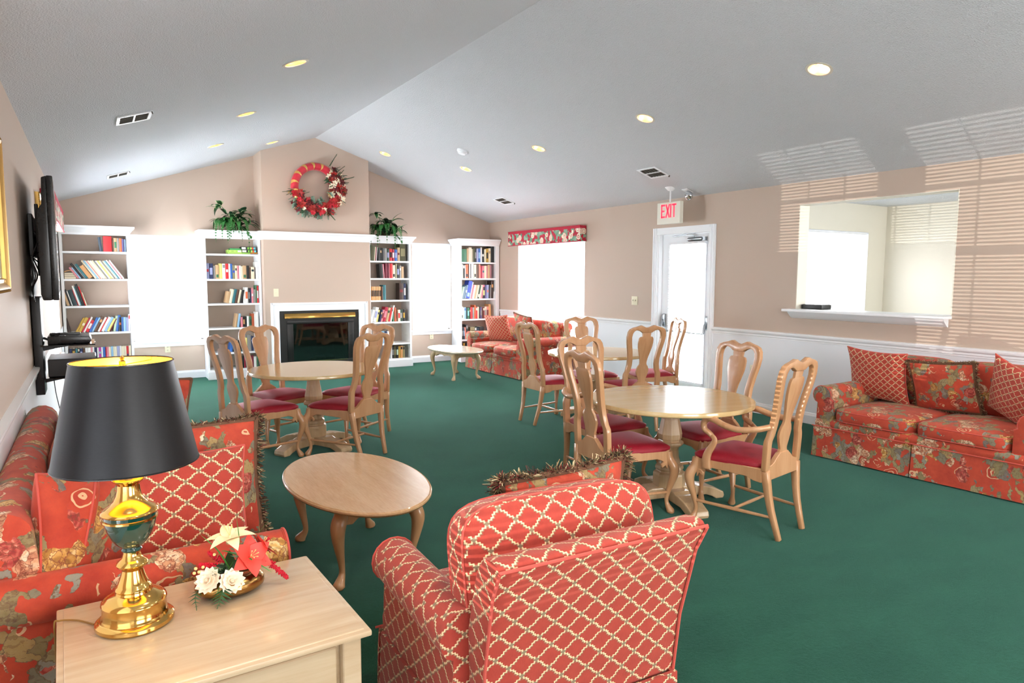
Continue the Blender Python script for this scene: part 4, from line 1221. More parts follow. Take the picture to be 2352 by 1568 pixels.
for P in ([(0, 0, .07), (-.03, .01, .13), (-.075, .02, .185)], [(.02, 0, .07), (.03, .0, .14), (.025, .01, .225)], [(.03, 0, .09), (.09, .0, .125), (.15, .0, .142)],
          [(.02, 0, .10), (-.02, -.03, .092), (-.07, -.05, .085)], [(.04, 0, .09), (.09, -.005, .10), (.165, .005, .112)], [(.01, 0, .09), (-.03, -.05, .06), (-.055, -.08, .02)],
          [(.03, .02, .08), (.08, .03, .14), (.13, .05, .185)], [(.05, -.01, .10), (.085, -.04, .075), (.11, -.055, .055)], [(.02, 0, .11), (-.02, .0, .13), (-.04, -.02, .115)]):
    blade(fa, P)
def fernleaf(parent, P, w, mat, name='fern_leaf', n=11):
    P = catmull(P, 4); m = MB(); L = len(P)
    m.tube(P, .0012, 4)
    for i in range(1, L-1):
        t = i/(L-1); p = P[i]; d = (P[i+1]-P[i-1]).normalized()
        for s in (-1, 1):
            sd = d.cross(Vector((0, 0, 1))).normalized()*s
            ww = w*sin(pi*min(1, t*.9+.12))
            tip = p + sd*ww + d*ww*.45 - Vector((0, 0, ww*.25))
            m.add([p - d*ww*.16, p + d*ww*.2, tip], [(0, 1, 2)])
    m.build(name, mat, parent, smooth=None)
fernleaf(fa, [(-.02, -.04, .05), (-.035, -.08, .035), (-.055, -.115, .008)], .034, M_leafd)
fernleaf(fa, [(-.06, -.02, .05), (-.10, -.045, .035), (-.105, -.09, .006)], .022, M_leafd)
fernleaf(fa, [(-.02, 0, .075), (-.05, -.01, .09), (-.075, -.02, .075)], .03, M_sage)
fernleaf(fa, [(.02, .01, .09), (.03, .03, .12), (.06, .05, .13)], .03, M_sage)
for i in range(18):
    rnd = random.Random(i+50); a = rnd.random()*6.3; vs, fs = petal(rnd.uniform(.055, .085), .034, -.02)
    o = MB().add(vs, fs).build('leaf', M_leafd if i % 2 else M_sage, fa, smooth=80, loc=(.0, 0, .055)); o.rotation_euler = Euler((0, -radians(20+rnd.random()*30), a), 'XYZ')
for i, p in enumerate([(-.095, -.015, .098), (-.088, -.03, .092), (-.100, -.022, .088), (-.076, -.02, .100), (-.04, .01, .12), (.01, .01, .06)]):
    MB().lathe([(0, -.005), (.004, -.003), (.005, 0), (.004, .003), (0, .005)], 8, cap=False).build('berry', M_seed, fa, loc=p)

# ================================================================== BOOKCASES
BF = 10.64
SHZ = {0: [1.81, 1.45, 1.097, .744, .385, .14], 1: [1.743, 1.463, 1.107, .752, .396, .14]}
CASES = {1: (XL+.012, .468, -.292, .438, 0, 'bookcase in the far left corner'),
         2: (1.395, 2.160, 1.416, 2.130, 0, 'bookcase left of the fireplace'),
         3: (3.784, 4.545, 3.842, 4.512, 1, 'bookcase right of the fireplace'),
         4: (5.468, 6.236, 5.486, 6.162, 1, 'bookcase in the far right corner')}
for k, (a, b, ia, ib, kind, nm) in CASES.items():
    r = thing('bookcase', 'tall white open %s' % nm, 'bookcase', ((a+b)/2, YB, 0), 0, 'white built-in bookcases')
    T = Matrix.Translation((-(a+b)/2, -YB, 0))
    for (p, q) in ((a, ia), (ib, b)):
        MB().box(p, q, BF, BF+.018, .115, 2.03, T).box(max(p, ia-.02) if p == a else ib, ia if p == a else min(q, ib+.02), BF+.018, YB-.004, .0, 2.03, T).build('side_panel', M_white, r, smooth=None)
    MB().box(ia, ib, BF, BF+.018, 2.025, 2.06, T).build('header', M_white, r, smooth=None)
    MB().box(a+.004, b-.004, BF+.01, YB-.004, 2.122, 2.141, T).build('top_board', M_white, r, smooth=None)
    for z in SHZ[kind]:
        MB().box(ia, ib, BF+.004, YB-.004, z-.026 if z > .2 else z-.03, z, T).build('shelf', M_white, r, smooth=None)
    pl0 = a - (.0 if k == 1 else .012); pl1 = b + (.012 if k != 4 else 0)
    MB().prism([(pl0, 0), (pl1, 0), (pl1, .10), (pl1-.01, .115), (pl0+.01, .115), (pl0, .10)], BF-.016, BF+.004, 'xzy', M=T).build('plinth', M_white, r, bevel=(0.003, 1))
    if k in (1, 4):
        prof = [(0, 2.03), (-.012, 2.032), (-.014, 2.05), (-.030, 2.075), (-.052, 2.105), (-.068, 2.118), (-.070, 2.142), (0, 2.142)]
        e0 = 0 if k == 1 else .07; e1 = .07 if k == 1 else 0
        vs = []; n = len(prof)
        for sgn, x0, e in ((-1, a, e0), (1, b, e1)):
            for (d, z) in prof: vs.append((x0 + (sgn*(-d) if e else 0), BF+d, z))
        fs = [tuple(range(n)), tuple(reversed(range(n, 2*n)))] + [(i, i+n, (i+1) % n+n, (i+1) % n) for i in range(n)]
        m = MB().add(vs, fs, T)
        for sgn, x0, e in ((-1, a, e0), (1, b, e1)):
            if e:
                vs = []
                for yy in (0, 1):
                    for (d, z) in prof: vs.append((x0 + sgn*(-d), BF+d if yy == 0 else YB-.004, z))
                    
                vs2 = [(x0 + sgn*(-d), BF+d, z) for d, z in prof] + [(x0 + sgn*(-d), YB-.004, z) for d, z in prof]
                m.add(vs2, fs, T)
        m.build('crown', M_white, r, smooth=None)
# mantel: one long crown from bookcase to bookcase around the chimney
ms = thing('mantel_shelf', 'long white crown moulding mantel running above fireplace and both inner bookcases', 'mantel', (2.96, YC, 2.02))
T = Matrix.Translation((-2.96, -YC, -2.02))
prof = [(0, 2.022), (-.012, 2.024), (-.014, 2.045), (-.030, 2.072), (-.052, 2.105), (-.068, 2.118), (-.070, 2.142), (0, 2.142)]
path = [(1.395, YB-.004, -1, 0), (1.395, BF, -1, -1), (c0, BF, -1, -1), (c0, YC, -1, -1), (c1, YC, 1, -1), (c1, BF, 1, -1), (4.545, BF, 1, -1), (4.545, YB-.004, 1, 0)]
vs = []; n = len(prof)
for (x, y, sx_, sy_) in path:
    for (d, z) in prof: vs.append((x + sx_*(-d), y + (d if sy_ else 0), z))
fs = []
for q in range(len(path)-1):
    for i in range(n): fs.append((q*n+i, (q+1)*n+i, (q+1)*n+(i+1) % n, q*n+(i+1) % n))
fs += [tuple(range(n)), tuple(reversed(range((len(path)-1)*n, len(path)*n)))]
MB().add(vs, fs, T).build('crown', M_white, ms, smooth=None)

# ================================================================== BOOKS
PAL = dict(nv=('navy blue', '#1f2c55'), sl=('slate blue', '#34485a'), rd=('bright red', '#cc2229'), dr=('dark red', '#6d1519'), br=('brown', '#5b3a28'), tn=('tan', '#c2a079'), gy=('grey', '#8d8c8a'),
  og=('orange', '#d9673a'), pu=('purple', '#5d5486'), st=('steel blue', '#6d8499'), pk=('pink', '#d9838e'), lb=('light blue', '#8fb9d8'), bk=('black', '#1a1a1b'), tl=('teal', '#2d6f78'), cr=('cream', '#e8dfc4'),
  wh=('white', '#e9e9e6'), gd=('gold', '#c09a3c'), cm=('crimson', '#b01c3c'), bl=('blue', '#2f63ad'), ye=('yellow', '#dcd27c'), lg=('pale green', '#b9d2b8'), lv=('lavender', '#9aa0c8'), mg=('magenta', '#b83a9a'),
  dt=('dark teal', '#14333a'), ol=('olive', '#4c4a2c'), gr=('green', '#2f6e4c'), dg=('dark green', '#24402f'), dk=('charcoal', '#3a3b3d'), mr=('maroon', '#7a2036'), rb=('royal blue', '#1c3fb0'), be=('beige', '#d9cdb6'),
  ru=('rust', '#b0512f'), sp=('salmon', '#d98574'), mv=('mauve', '#a8737a'), db=('dark brown', '#3a2720'), aq=('aqua', '#7fc0c4'), oc=('ochre', '#d19a62'), kh=('khaki', '#8c8560'))
M_page = plain('book_pages', '#e2d8bf', 0.8)
BMAT = {k: plain('book_cover_'+v[0].replace(' ', '_'), v[1], 0.45) for k, v in PAL.items()}
_bm = {}
def book_mesh(w, h, d, c, band):
    key = (round(w, 4), round(h, 3), c, band)
    if key in _bm: return _bm[key]
    m = MB()
    t = min(.0022, w*.12); rs = min(.004, w*.25)
    # cover: boards + rounded spine (front at y=0)
    prof = [(0, d), (0, rs), (w*.2, rs*.35), (w*.5, 0), (w*.8, rs*.35), (w, rs), (w, d), (w-t, d), (w-t, rs+t), (t, rs+t), (t, d)]
    vs = [(x, y, z) for z in (0, h) for (x, y) in prof]; n = len(prof)
    fs = [(i, (i+1) % n, (i+1) % n+n, i+n) for i in range(n)]
    for o in (0, n): fs += [(o+0, o+1, o+9, o+10), (o+1, o+2, o+3, o+9), (o+3, o+4, o+5, o+8), (o+9, o+3, o+8), (o+5, o+6, o+7, o+8)]
    m.add(vs, fs, mi=0)
    m.box(t, w-t, rs+t, d-.004, .003, h-.003, mi=1)
    if band:
        zz = {'a': (.62, .80), 'b': (.1, .32), 'c': (.45, .62), 'd': (.72, .92), 'e': (.28, .72)}[band[-1]]
        m.box(w*.16, w*.84, -.0006, rs*.6, h*zz[0], h*zz[1], mi=2)
    mats = [BMAT[c], M_page] + ([BMAT[band[:2]]] if band else [])
    _bm[key] = m.mesh('book', mats, smooth=50); return _bm[key]
ORD = ['first', 'second', 'third', 'fourth', 'fifth', 'sixth', 'seventh', 'eighth', 'ninth', 'tenth', 'eleventh', 'twelfth', 'thirteenth', 'fourteenth', 'fifteenth', 'sixteenth', 'seventeenth', 'eighteenth', 'nineteenth', 'twentieth', 'twenty-first', 'twenty-second', 'twenty-third', 'twenty-fourth', 'twenty-fifth', 'twenty-sixth', 'twenty-seventh', 'twenty-eighth', 'twenty-ninth', 'thirtieth', 'thirty-first', 'thirty-second', 'thirty-third']
SHN = ['top', 'second', 'third', 'fourth', 'fifth', 'bottom']
CN = {1: 'far left corner bookcase', 2: 'bookcase left of fireplace', 3: 'bookcase right of fireplace', 4: 'far right corner bookcase'}
brnd = random.Random(3)
def shelf(case, s, runs):
    kind = CASES[case][4]; z = SHZ[kind][s]; cnt = 0
    for (x0, x1, lean, txt) in runs:
        toks = txt.split(); tot = 0; items = []
        for t in toks:
            band = None
            if '+' in t: t, band = t.split('+')
            c = t[:2]; w, h = t[2:].split('/'); items.append((c, float(w), float(h)/100, band)); tot += float(w)
        th = radians(lean)   # positive: tops lean to the left
        sc = (x1-x0)/tot
        x = x0
        if th < 0: x = x0
        for (c, w, h, band) in items:
            adv = w*sc; ww = adv*cos(th)*.97
            h = min(h, .33)
            me = book_mesh(ww, h, .155, c, band)
            dy = brnd.uniform(0, .012)
            if th >= 0: loc = (x, BF+.035+dy, z+.0006); ry = -th
            else: loc = (x + adv - ww*cos(th), BF+.035+dy, z + .0006 + ww*sin(-th)); ry = -th
            o = link('book', me, None, loc, (0, ry, 0))
            tag(o, '%s%s book, %s from left on %s shelf of %s' % ('leaning ' if abs(lean) > 8 else '', PAL[c][0], ORD[cnt], SHN[s], CN[case]), 'book', 'books in the %s' % CN[case])
            cnt += 1; x += adv
W_, L_ = 1, 1
shelf(1, 0, [(.125, .160, 5, 'sl85/19'), (.168, .27, 0, 'rd95/20.5'), (.272, .433, 0, 'br35/18.5 tn75/18.5+gre gy50/18.5 og55/18 pu45/17.5 st50/17')])
shelf(1, 1, [(-.142, .05, 33, 'pk28/17 lb20/17 bk30/23 gy15/22 tl35/22 oc60/19'), (.058, .40, 33, 'cr34/28 lb30/28 cr20/28 pk18/28 cr36/28 wh30/28 cr34/28 gy24/28 wh30/28 ye34/28 cr30/28 gy22/28 cr28/28 lb24/28 tl16/28 wh30/29 pk22/27 wh30/29')])
shelf(1, 2, [(-.270, -.05, 15, 'tn40/20 bk30/22 wh15/20 dt80/21 rd12/22 wh30/27 tl20/26 bk45/29 rd20/26 cr15/18')])
shelf(1, 3, [(-.280, -.245, 12, 'db30/19'), (-.205, .20, -27, 'gd35/21 gd60/21+crc cm30/21 wh30/22 rd55/17+whe bl40/21 lb35/21 br60/22+oca wh40/21 rd18/21 wh50/21 lb45/21 ye40/19 dr24/19'), (.232, .29, -10, 'lg45/21 bl55/22'), (.30, .435, -1, 'bk45/19+ruc bl35/19 lb45/19 lv40/18.5 wh30/23+rdd')])
shelf(1, 4, [(-.275, .433, 0, 'nv44/15 db58/15+gda tl40/15 bk40/15.5+crd nv52/15+lve br46/15 wh44/15.5 wh56/15.5 pk30/16 wh34/16 nv50/15.5 wh30/15 mg46/15.5+aqc wh30/15.5 bl50/15.5 cm20/15 pk40/15.5 cr44/15.5 lb38/16 cr30/15.5 cr40/15.5 lv50/16 wh34/16 cr56/15.5 cr40/15.5 rd44/15.5+nvb cr46/16')])
shelf(2, 1, [(1.419, 2.126, 0, 'lv60/22.5+rdc nv88/22+lve gy52/19 tn78/20+grb ye74/22 wh72/22+gyd rd66/22+whc wh40/22 bl48/22 kh56/20+rbc cr50/19.5+dka pk44/19 wh46/19.5 cr40/18.5 tn82/19.5+grb bk64/19.5 br38/17 cr80/17.5+dta db20/17.5 wh66/25')])
shelf(2, 2, [(1.648, 1.885, -12, 'tn88/17 cr62/20.5 tl60/20.5 br60/20 cr50/19.5 bk55/19.5'), (1.905, 2.121, 0, 'wh48/20 wh78/23+oge bk44/22+gye nv36/20.5 pk50/22+whc gy60/20 gr28/26 rd40/25+whe')])
shelf(2, 3, [(1.765, 1.835, -9, 'tn60/20 lb50/20'), (1.858, 2.111, 0, 'pk48/15 bk50/15.5+oce bk40/15.5 wh46/16 gr58/15.5+dge ru58/19.5 wh30/19.5 wh66/22')])
shelf(2, 4, [(1.684, 1.73, -8, 'bl40/14'), (1.735, 2.031, 0, 'bk50/15 wh36/16 bk56/17 tl36/18 cr34/20+rdb ye28/20 gy66/24 nv40/22')])
shelf(2, 5, [(1.834, 2.088, 0, 'bk70/18 cm20/18 bk60/18 wh32/18.5 mr56/18 wh50/16 gr30/16')])
shelf(3, 0, [(3.852, 3.965, -5, 'ol120/24 cr30/22 mr30/22 wh20/22'), (3.985, 4.477, 0, 'bk48/21 bk44/21+tna dk44/20.5 gy58/20.5 dg58/19+lve rd58/20+bke cm50/19+whe bl62/19+lve tn54/22+drc ol140/28.5+khe')])
shelf(3, 1, [(4.020, 4.10, 4, 'bk100/23 pk36/23'), (4.108, 4.439, 0, 'mr66/24 mr44/24 rd78/24 cr64/21.5+bkb kh42/23.5 bk64/21+lve gy44/20.5+wha tn58/19 br16/19')])
shelf(3, 2, [(3.846, 4.035, 0, 'oc40/22+bke oc40/22+bke oc40/22+bke oc40/22+bke oc40/22+bke oc40/22+bke oc40/22+bke'), (4.037, 4.115, 0, 'br46/22 tl84/24.5'), (4.350, 4.469, 0, 'db120/27.5+drc nv60/27+whe')])
shelf(3, 3, [(3.848, 4.205, -13, 'wh58/20 wh80/24+lve ye44/20+nva bk34/20 nv44/20+tna pk46/20+dre cm86/24+pke tn70/23+dga rd50/23 wh40/27 '), (4.222, 4.293, 2, 'gr46/20 ru56/23'), (4.318, 4.448, 0, 'cr60/19+rde dg64/19.5+gye bk60/19.5+gde')])
shelf(3, 4, [(4.038, 4.215, 0, 'lb40/20 nv36/20 wh30/20 br46/21'), (4.225, 4.248, 6, 'cr34/22')])
shelf(3, 5, [(4.189, 4.436, 0, 'wh30/20.5 bk42/20+gye ol50/20.5+khe bk56/20+lge gd48/19.5 oc56/20+bkd kh54/19.5+bkd')])
shelf(4, 0, [(5.513, 6.158, 0, 'gr130/22.5 tn46/23.5 be84/25.5 be30/23 ol48/24 bk50/24+gye lv48/24 bl62/24+lbe wh40/26 bk62/23+whc cr48/23 gd68/24+bke cr62/25+tna bk96/31')])
shelf(4, 1, [(5.491, 6.103, 0, 'cr58/24 bk54/24+whd wh24/23 og70/24+bkb bk16/24 wh32/25.5 dk28/25.5 wh74/27 cr62/24+bkb br72/27 sp50/24.5 cm46/22 pk58/22+tlc cr62/22 pk30/22 tn60/24 mv50/23.5')])
shelf(4, 2, [(5.492, 5.915, -12, 'lg36/21 st48/22 st50/24+whc rb110/31+lbb wh30/29 pk40/24 cr54/24 tn44/24 be48/24 dg48/24+crb cr44/24 pk56/24'), (5.925, 6.160, -1, 'bk64/20+yee pu50/23 lv72/24+spc bk38/24 gy38/24 db80/31+oca wh28/12')])
shelf(4, 3, [(5.483, 6.093, 0, 'cr64/22+dtb wh34/20 lb46/20.5+bld dt40/20 gr54/20+aqe db30/20+tna rd60/20.5 gy46/20 og38/24 rd46/20.5+crd be44/21 bk38/20.5 pu38/20.5+gye br34/20.5 dr46/20+crd be58/21+gye sp56/21+dre oc66/25')])
shelf(4, 4, [(5.490, 5.60, 4, 'bk30/21 bk62/21+gye sl46/21+lbe sp52/21'), (5.612, 5.655, 6, 'dk56/26+gyd'), (5.672, 5.949, 0, 'kh110/21+ole dg50/21+whd sl60/20+gye bk120/21')])
shelf(4, 5, [(5.490, 5.70, 0, 'db46/19+oce gd34/19 bk60/19 br50/18 dk50/19')])
# folded papers piled on the second shelf of the corner bookcase
for i, (h, w, cc, lab) in enumerate(((.030, .13, 'kh', 'bottom khaki book of the flat pile, second shelf of far left corner bookcase'), (.026, .125, 'ol', 'olive book, second in the flat pile on second shelf, far left corner'), (.022, .12, 'kh', 'khaki book, third in the flat pile on second shelf, far left corner'))):
    z = SHZ[0][1] + .0006 + [0, .031, .058][i]
    m = MB().box(-.285, -.285+w, 0, .155, 0, .002).box(-.285, -.285+w, 0, .155, h-.002, h).box(-.285, -.283, 0, .155, .002, h-.002).box(-.283, -.288+w, .003, .150, .002, h-.002, mi=1)
    tag(m.build('book', [BMAT[cc], M_page], None, smooth=None, loc=(0, BF+.04, z)), lab, 'book', 'books in the far left corner bookcase')
P = [(-.285, .083), (-.27, .094), (-.245, .104), (-.22, .106), (-.19, .100), (-.165, .090)]
m = MB().strip([(x, z+.010) for x, z in P], [(x, z) for x, z in P], 0, .15)
tag(m.build('magazine', BMAT['oc'], None, smooth=50, loc=(0, BF+.04, SHZ[0][1])), 'curling ochre magazine on top of flat pile in far left corner bookcase', 'magazine')
# board game boxes on the top shelf left of the fireplace
gx = [(1.712, 1.905, 0, .022, 'lime', '#a9cf5a', 'bottom lime green game box at left of the stack beside fireplace'),
      (1.706, 1.903, .0225, .058, 'lime', '#b4d868', 'upper lime green game box at left of the stack beside fireplace'),
      (1.745, 1.893, .0585, .080, 'green', '#2f9c52', 'dark green game box topmost at left of the stack beside fireplace'),
      (1.908, 2.022, 0, .024, 'lime', '#8fbf4a', 'thin lime game box under black boxes on top shelf beside fireplace'),
      (1.907, 2.108, .0245, .064, 'black', '#15211a', 'lower black game box with green and red marks beside fireplace'),
      (1.900, 2.100, .0645, .108, 'black', '#101c15', 'upper black game box with green and red marks beside fireplace'),
      (2.026, 2.124, 0.0125, .0242, 'orange', '#e79a2a', 'small orange game box on top shelf beside fireplace'),
      (2.026, 2.126, 0, .0120, 'plum', '#3a1726', 'flat plum game box under the orange one beside fireplace')]
for i, (a, b, z0, z1, cn, cc, lab) in enumerate(gx):
    m = MB().box(a, b, 0, .15, z0, z1).box(a+.002, b-.002, .002, .148, z0+(z1-z0)*.45, z0+(z1-z0)*.47)
    o = m.build('game_box', plain('game_box_'+cn+str(i), cc, .4), None, smooth=None, loc=(0, BF+.03, SHZ[0][0]+.0006))
    w = b-a; h = z1-z0
    if h > .03:
        for (u0, u1, c2) in (((.02, .3, '#e9efdc') if cn == 'black' else (.72, .97, '#e8ebe2')), ((.42, .52, '#7cc23c') if cn == 'black' else None) or (.05, .1, '#7aa83a'), (.60, .72, '#9fd05a'), (.72, .84, '#d8452c') if cn == 'black' else (.3, .36, '#8fb850'), (.84, .98, '#58b6c6') if cn == 'black' else (.4, .44, '#8fb850')):
            MB().box(a+w*u0, a+w*u1, -.0006, .0004, z0+h*.15, z1-h*.15).build('printed_panel', plain('print_'+c2[1:], c2, .4), o, smooth=None)
    tag(o, lab, 'game box', 'board game boxes on the top shelf')

# ================================================================== FIREPLACE
M_fb = plain('black_firebox_metal', '#0b0c0c', .35)
fp = thing('fireplace', 'black gas fireplace insert with brass hood and white surround', 'fireplace', (2.97, YC, 0))
T = Matrix.Translation((-2.97, -YC, 0))
s0, s1, sz = 2.249, 3.707, 1.088
for (a, b, z0, z1) in ((s0, FX0+.004, 0, sz), (FX1-.004, s1, 0, sz), (FX0, FX1, FZ1-.004, sz)):
    m = MB().box(a, b, YC-.022, YC+.002, z0, z1, T)
    m.build('surround_board', M_white, fp, bevel=(0.003, 1))
for (a, b, z0, z1) in ((s0-.012, s0+.022, 0, sz+.012), (s1-.022, s1+.012, 0, sz+.012), (s0, s1, sz-.02, sz+.012)):
    MB().box(a, b, YC-.036, YC-.018, z0, z1, T).build('surround_moulding', M_white, fp, bevel=(0.006, 2))
m = MB().box(FX0, FX1, YC+.30, YC+.32, 0, FZ1, T).box(FX0, FX0+.012, YC, YC+.30, 0, FZ1, T).box(FX1-.012, FX1, YC, YC+.30, 0, FZ1, T).box(FX0, FX1, YC, YC+.30, FZ1-.012, FZ1, T).box(FX0, FX1, YC, YC+.30, 0, .05, T)
m.build('firebox', M_fb, fp, smooth=None)
gx0, gx1, gz0, gz1 = 2.56, 3.40, .215, .78
m = MB().box(FX0+.01, gx0, YC-.004, YC+.03, .02, FZ1-.01, T).box(gx1, FX1-.01, YC-.004, YC+.03, .02, FZ1-.01, T).box(gx0, gx1, YC-.004, YC+.03, gz1, FZ1-.01, T).box(gx0, gx1, YC-.004, YC+.03, .02, gz0, T)
m.build('face_panel', M_fb, fp, bevel=(0.003, 1))
m = MB()
for (a, b, z0, z1) in ((gx0-.09, gx1+.09, gz1, gz1+.05), (gx0-.09, gx1+.09, gz0-.06, gz0), (gx0-.09, gx0, gz0, gz1), (gx1, gx1+.09, gz0, gz1)): m.box(a, b, YC-.014, YC-.003, z0, z1, T)
m.build('door_frame', M_fb, fp, bevel=(0.004, 2))
def dglass():
    t = NT('tinted_fire_glass'); n = t.n
    tr = n.new('ShaderNodeBsdfTransparent'); tr.inputs[0].default_value = (.42, .45, .45, 1)
    gl = n.new('ShaderNodeBsdfGlossy'); gl.inputs['Roughness'].default_value = .03; gl.inputs[0].default_value = (.8, .8, .8, 1)
    mx = n.new('ShaderNodeMixShader'); mx.inputs[0].default_value = .06
    t.link(tr.outputs[0], mx.inputs[1]); t.link(gl.outputs[0], mx.inputs[2]); t.link(mx.outputs[0], n['Material Output'].inputs[0]); return t.m
MB().box(gx0, gx1, YC-.004, YC, gz0, gz1, T).build('fire_glass', dglass(), fp, smooth=None)
MB().prism([(0, .868), (-.045, .862), (-.052, .868), (-.040, .936), (0, .940)], 2.43, 3.51, 'yzx', M=Matrix.Translation((-2.97, 0, 0))).build('brass_hood', M_brass, fp, bevel=(0.003, 2))
MB().box(gx0+.02, gx1-.02, YC-.018, YC-.013, gz0-.012, gz0-.004, T).build('brass_trim', M_brass, fp, smooth=None)
M_log = plain('ceramic_log', '#4a4038', .8)
rl = random.Random(4)
for i in range(5):
    a = (rl.uniform(-.30, -.05), .12+.03*i, .10+.02*i); b = (rl.uniform(.05, .30), .10+.03*(i % 3), .12+.03*i)
    MB().tube([a, ((a[0]+b[0])/2, a[1]+.01, (a[2]+b[2])/2+.01), b], [.028, .033, .025], 8).build('log', M_log, fp)
st = MB()
for i in range(9): st.box(-.32+i*.08, -.312+i*.08, .08, .22, .05, .085)
st.box(-.34, .34, .085, .095, .085, .10).build('log_grate', M_fb, fp, smooth=None)
def hearth_mat():
    t = NT('pale_hearth_tile'); a = t.noise(5, 5, .6, dist=1.5)
    t.set(Base_Color=t.mix(t.ramp(a.outputs[0], [(.45, (0, 0, 0, 1)), (.55, (1, 1, 1, 1))]), lin('#dfe2e0'), lin('#c5c9c8')), Roughness=.25); return t.m
HM = hearth_mat()
hr = thing('hearth', 'pale tiled hearth slab on the carpet before the fireplace', 'hearth', (2.97, 10.25, 0))
for i in range(5):
    for j in range(2):
        MB().box(-.74+i*.296+.002, -.74+(i+1)*.296-.002, -.20+j*.20+.002, -.20+(j+1)*.20-.002, 0.001, .022).build('tile', HM, hr, bevel=(0.002, 1))

# ================================================================== WALL PLATES
def plate(x, y, z, rot, label, kind):
    nmx = {'outlet': 'outlet_plate', 'toggle': 'light_switch', 'double': 'light_switch'}[kind]
    r = thing(nmx, label, 'outlet' if kind == 'outlet' else 'switch', (x, y, z), rot)
    w = .036 if kind != 'double' else .058
    MB().box(-w, w, -.006, 0, -.058, .058).build('cover_plate', M_ivory, r, bevel=(0.003, 2))
    if kind == 'outlet':
        for s in (-1, 1):
            o = MB().lathe([(0, 0), (.016, 0), (.0165, .003), (.015, .004), (0, .004)], 16, Matrix.Translation((0, -.005, s*.021)) @ Matrix.Rotation(pi/2, 4, 'X'), cap=False).build('socket', M_ivory, r)
            MB().box(-.007, -.004, -.0100, -.0085, s*.021-.005, s*.021+.005).box(.004, .007, -.0100, -.0085, s*.021-.005, s*.021+.005).build('slots', M_black, o, smooth=None)
    else:
        for xx in ((0,) if kind == 'toggle' else (-.024, .024)):
            MB().box(xx-.005, xx+.005, -.016, -.005, -.004, .014).build('toggle', M_ivory if kind == 'toggle' else plain('grey_toggle', '#a9a48e', .4), r, bevel=(0.0015, 1))
    return r
plate(.907, YB, .45, 0, 'ivory outlet under the back window at left of the fireplace', 'outlet')
plate(5.074, YB, .455, 0, 'ivory outlet under the back window at right of the fireplace', 'outlet')
plate(2.328, YC, 1.25, 0, 'ivory single switch on the chimney breast above the fireplace', 'toggle')
plate(XR, 7.05, 1.178, -pi/2, 'ivory double switch on right wall beside the exit door', 'double')
plate(XR-.006, 5.07, .467, -pi/2, 'ivory outlet in the white wainscot right of the exit door', 'outlet')

# ================================================================== CEILING FIXTURES
def slope_M(x, y, off=0.0):
    s = -1 if x > XP else 1
    ang = math.atan(SL)*s
    # local z points into the room (down), x along slope
    M = Matrix.Translation((x, y, ceil_z(x))) @ Matrix.Rotation(-ang, 4, 'Y') @ Matrix.Rotation(pi, 4, 'X')
    return M @ Matrix.Translation((0, 0, off))
CL = ['recessed light on right slope, nearest the viewer and largest', 'second recessed light along the right slope, above the front table', 'third recessed light along the right slope, above the exit door', 'fourth recessed light along right slope, nearest the back wall',
      None, 'nearest recessed light on the left ceiling slope', 'second recessed light along the left ceiling slope, lit bright', 'third recessed light along the left slope, toward the corner bookcase',
      'recessed light right of the chimney breast near the ridge', 'small recessed light left of the ridge above the wreath']
for (x, y), lab in zip(CANS, CL):
    if lab is None: lab = 'recessed light on left slope, out of the frame above the viewer'
    r = thing('recessed_light', lab, 'ceiling light', group='recessed ceiling lights')
    r.matrix_world = slope_M(x, y)
    MB().lathe([(RC-.004, -.002), (RC+.018, .0005), (RC+.017, .004), (RC-.002, .005), (RC-.006, .001)], 36, cap=False).build('trim_ring', plain('pale_trim_ring', '#d8d2c4', .4), r)
    MB().lathe([(RC-.002, .002), (RC-.008, -.04), (.060, -.085), (.042, -.115), (.0, -.118)], 36, cap=False).build('reflector', M_gold, r, smooth=80)
    MB().lathe([(0, -.112), (.014, -.110), (.026, -.085), (.030, -.062), (.024, -.045), (.010, -.037), (0, -.036)], 20, cap=False).build('bulb', M_bulb, r, smooth=80)
    lamp_light('recessed_light_glow', 'POINT', tuple(slope_M(x, y) @ Vector((.045, 0, -.035))), 2.2, (1.0, .78, .48), .02)
VA, VB = .125, .15
def ceil_vent(x, y, lab, rz=0):
    r = thing('ceiling_vent', lab, 'vent', group='white ceiling air vents')
    r.matrix_world = slope_M(x, y) @ Matrix.Rotation(rz, 4, 'Z')
    a, b, t = VA, VB, .026
    for q in ((-a, a, -b, -b+t), (-a, a, b-t, b), (-a, -a+t, -b+t, b-t), (a-t, a, -b+t, b-t)):
        MB().box(q[0], q[1], q[2], q[3], .0, .010).build('vent_frame', M_white, r, bevel=(0.003, 1))
    MB().box(-a+t, a-t, -b+t, b-t, .0005, .002).build('vent_throat', M_grey, r, smooth=None)
    MB().box(-.006, .006, -b+t, b-t, .002, .010).build('divider', M_white, r, smooth=None)
    for i in range(6):
        yy = lerp(-b+t+.012, b-t-.012, i/5)
        for s in (-1, 1):
            MB().box(s*.008, s*(a-t), -.006, .006, -.0006, .0006, Matrix.Translation((0, yy, .0055)) @ Matrix.Rotation(radians(38), 4, 'X')).build('louver', M_ventd, r, smooth=None)
    MB().box(a-.012, a-.006, b-.006, b+.012, .008, .026).build('damper_lever', M_grey, r, smooth=None)
ceil_vent(.337, 6.037, 'white ceiling vent on left slope, the nearer one above the television')
ceil_vent(.339, 9.511, 'white ceiling vent on left slope near the corner bookcase')
ceil_vent(5.565, 6.009, 'white ceiling vent on the right slope above the exit door')
ceil_vent(5.597, 9.41, 'white ceiling vent on the right slope above the far loveseat')
sd = thing('smoke_detector', 'round white smoke detector on the right ceiling slope', 'smoke detector'); sd.matrix_world = slope_M(4.224, 8.16)
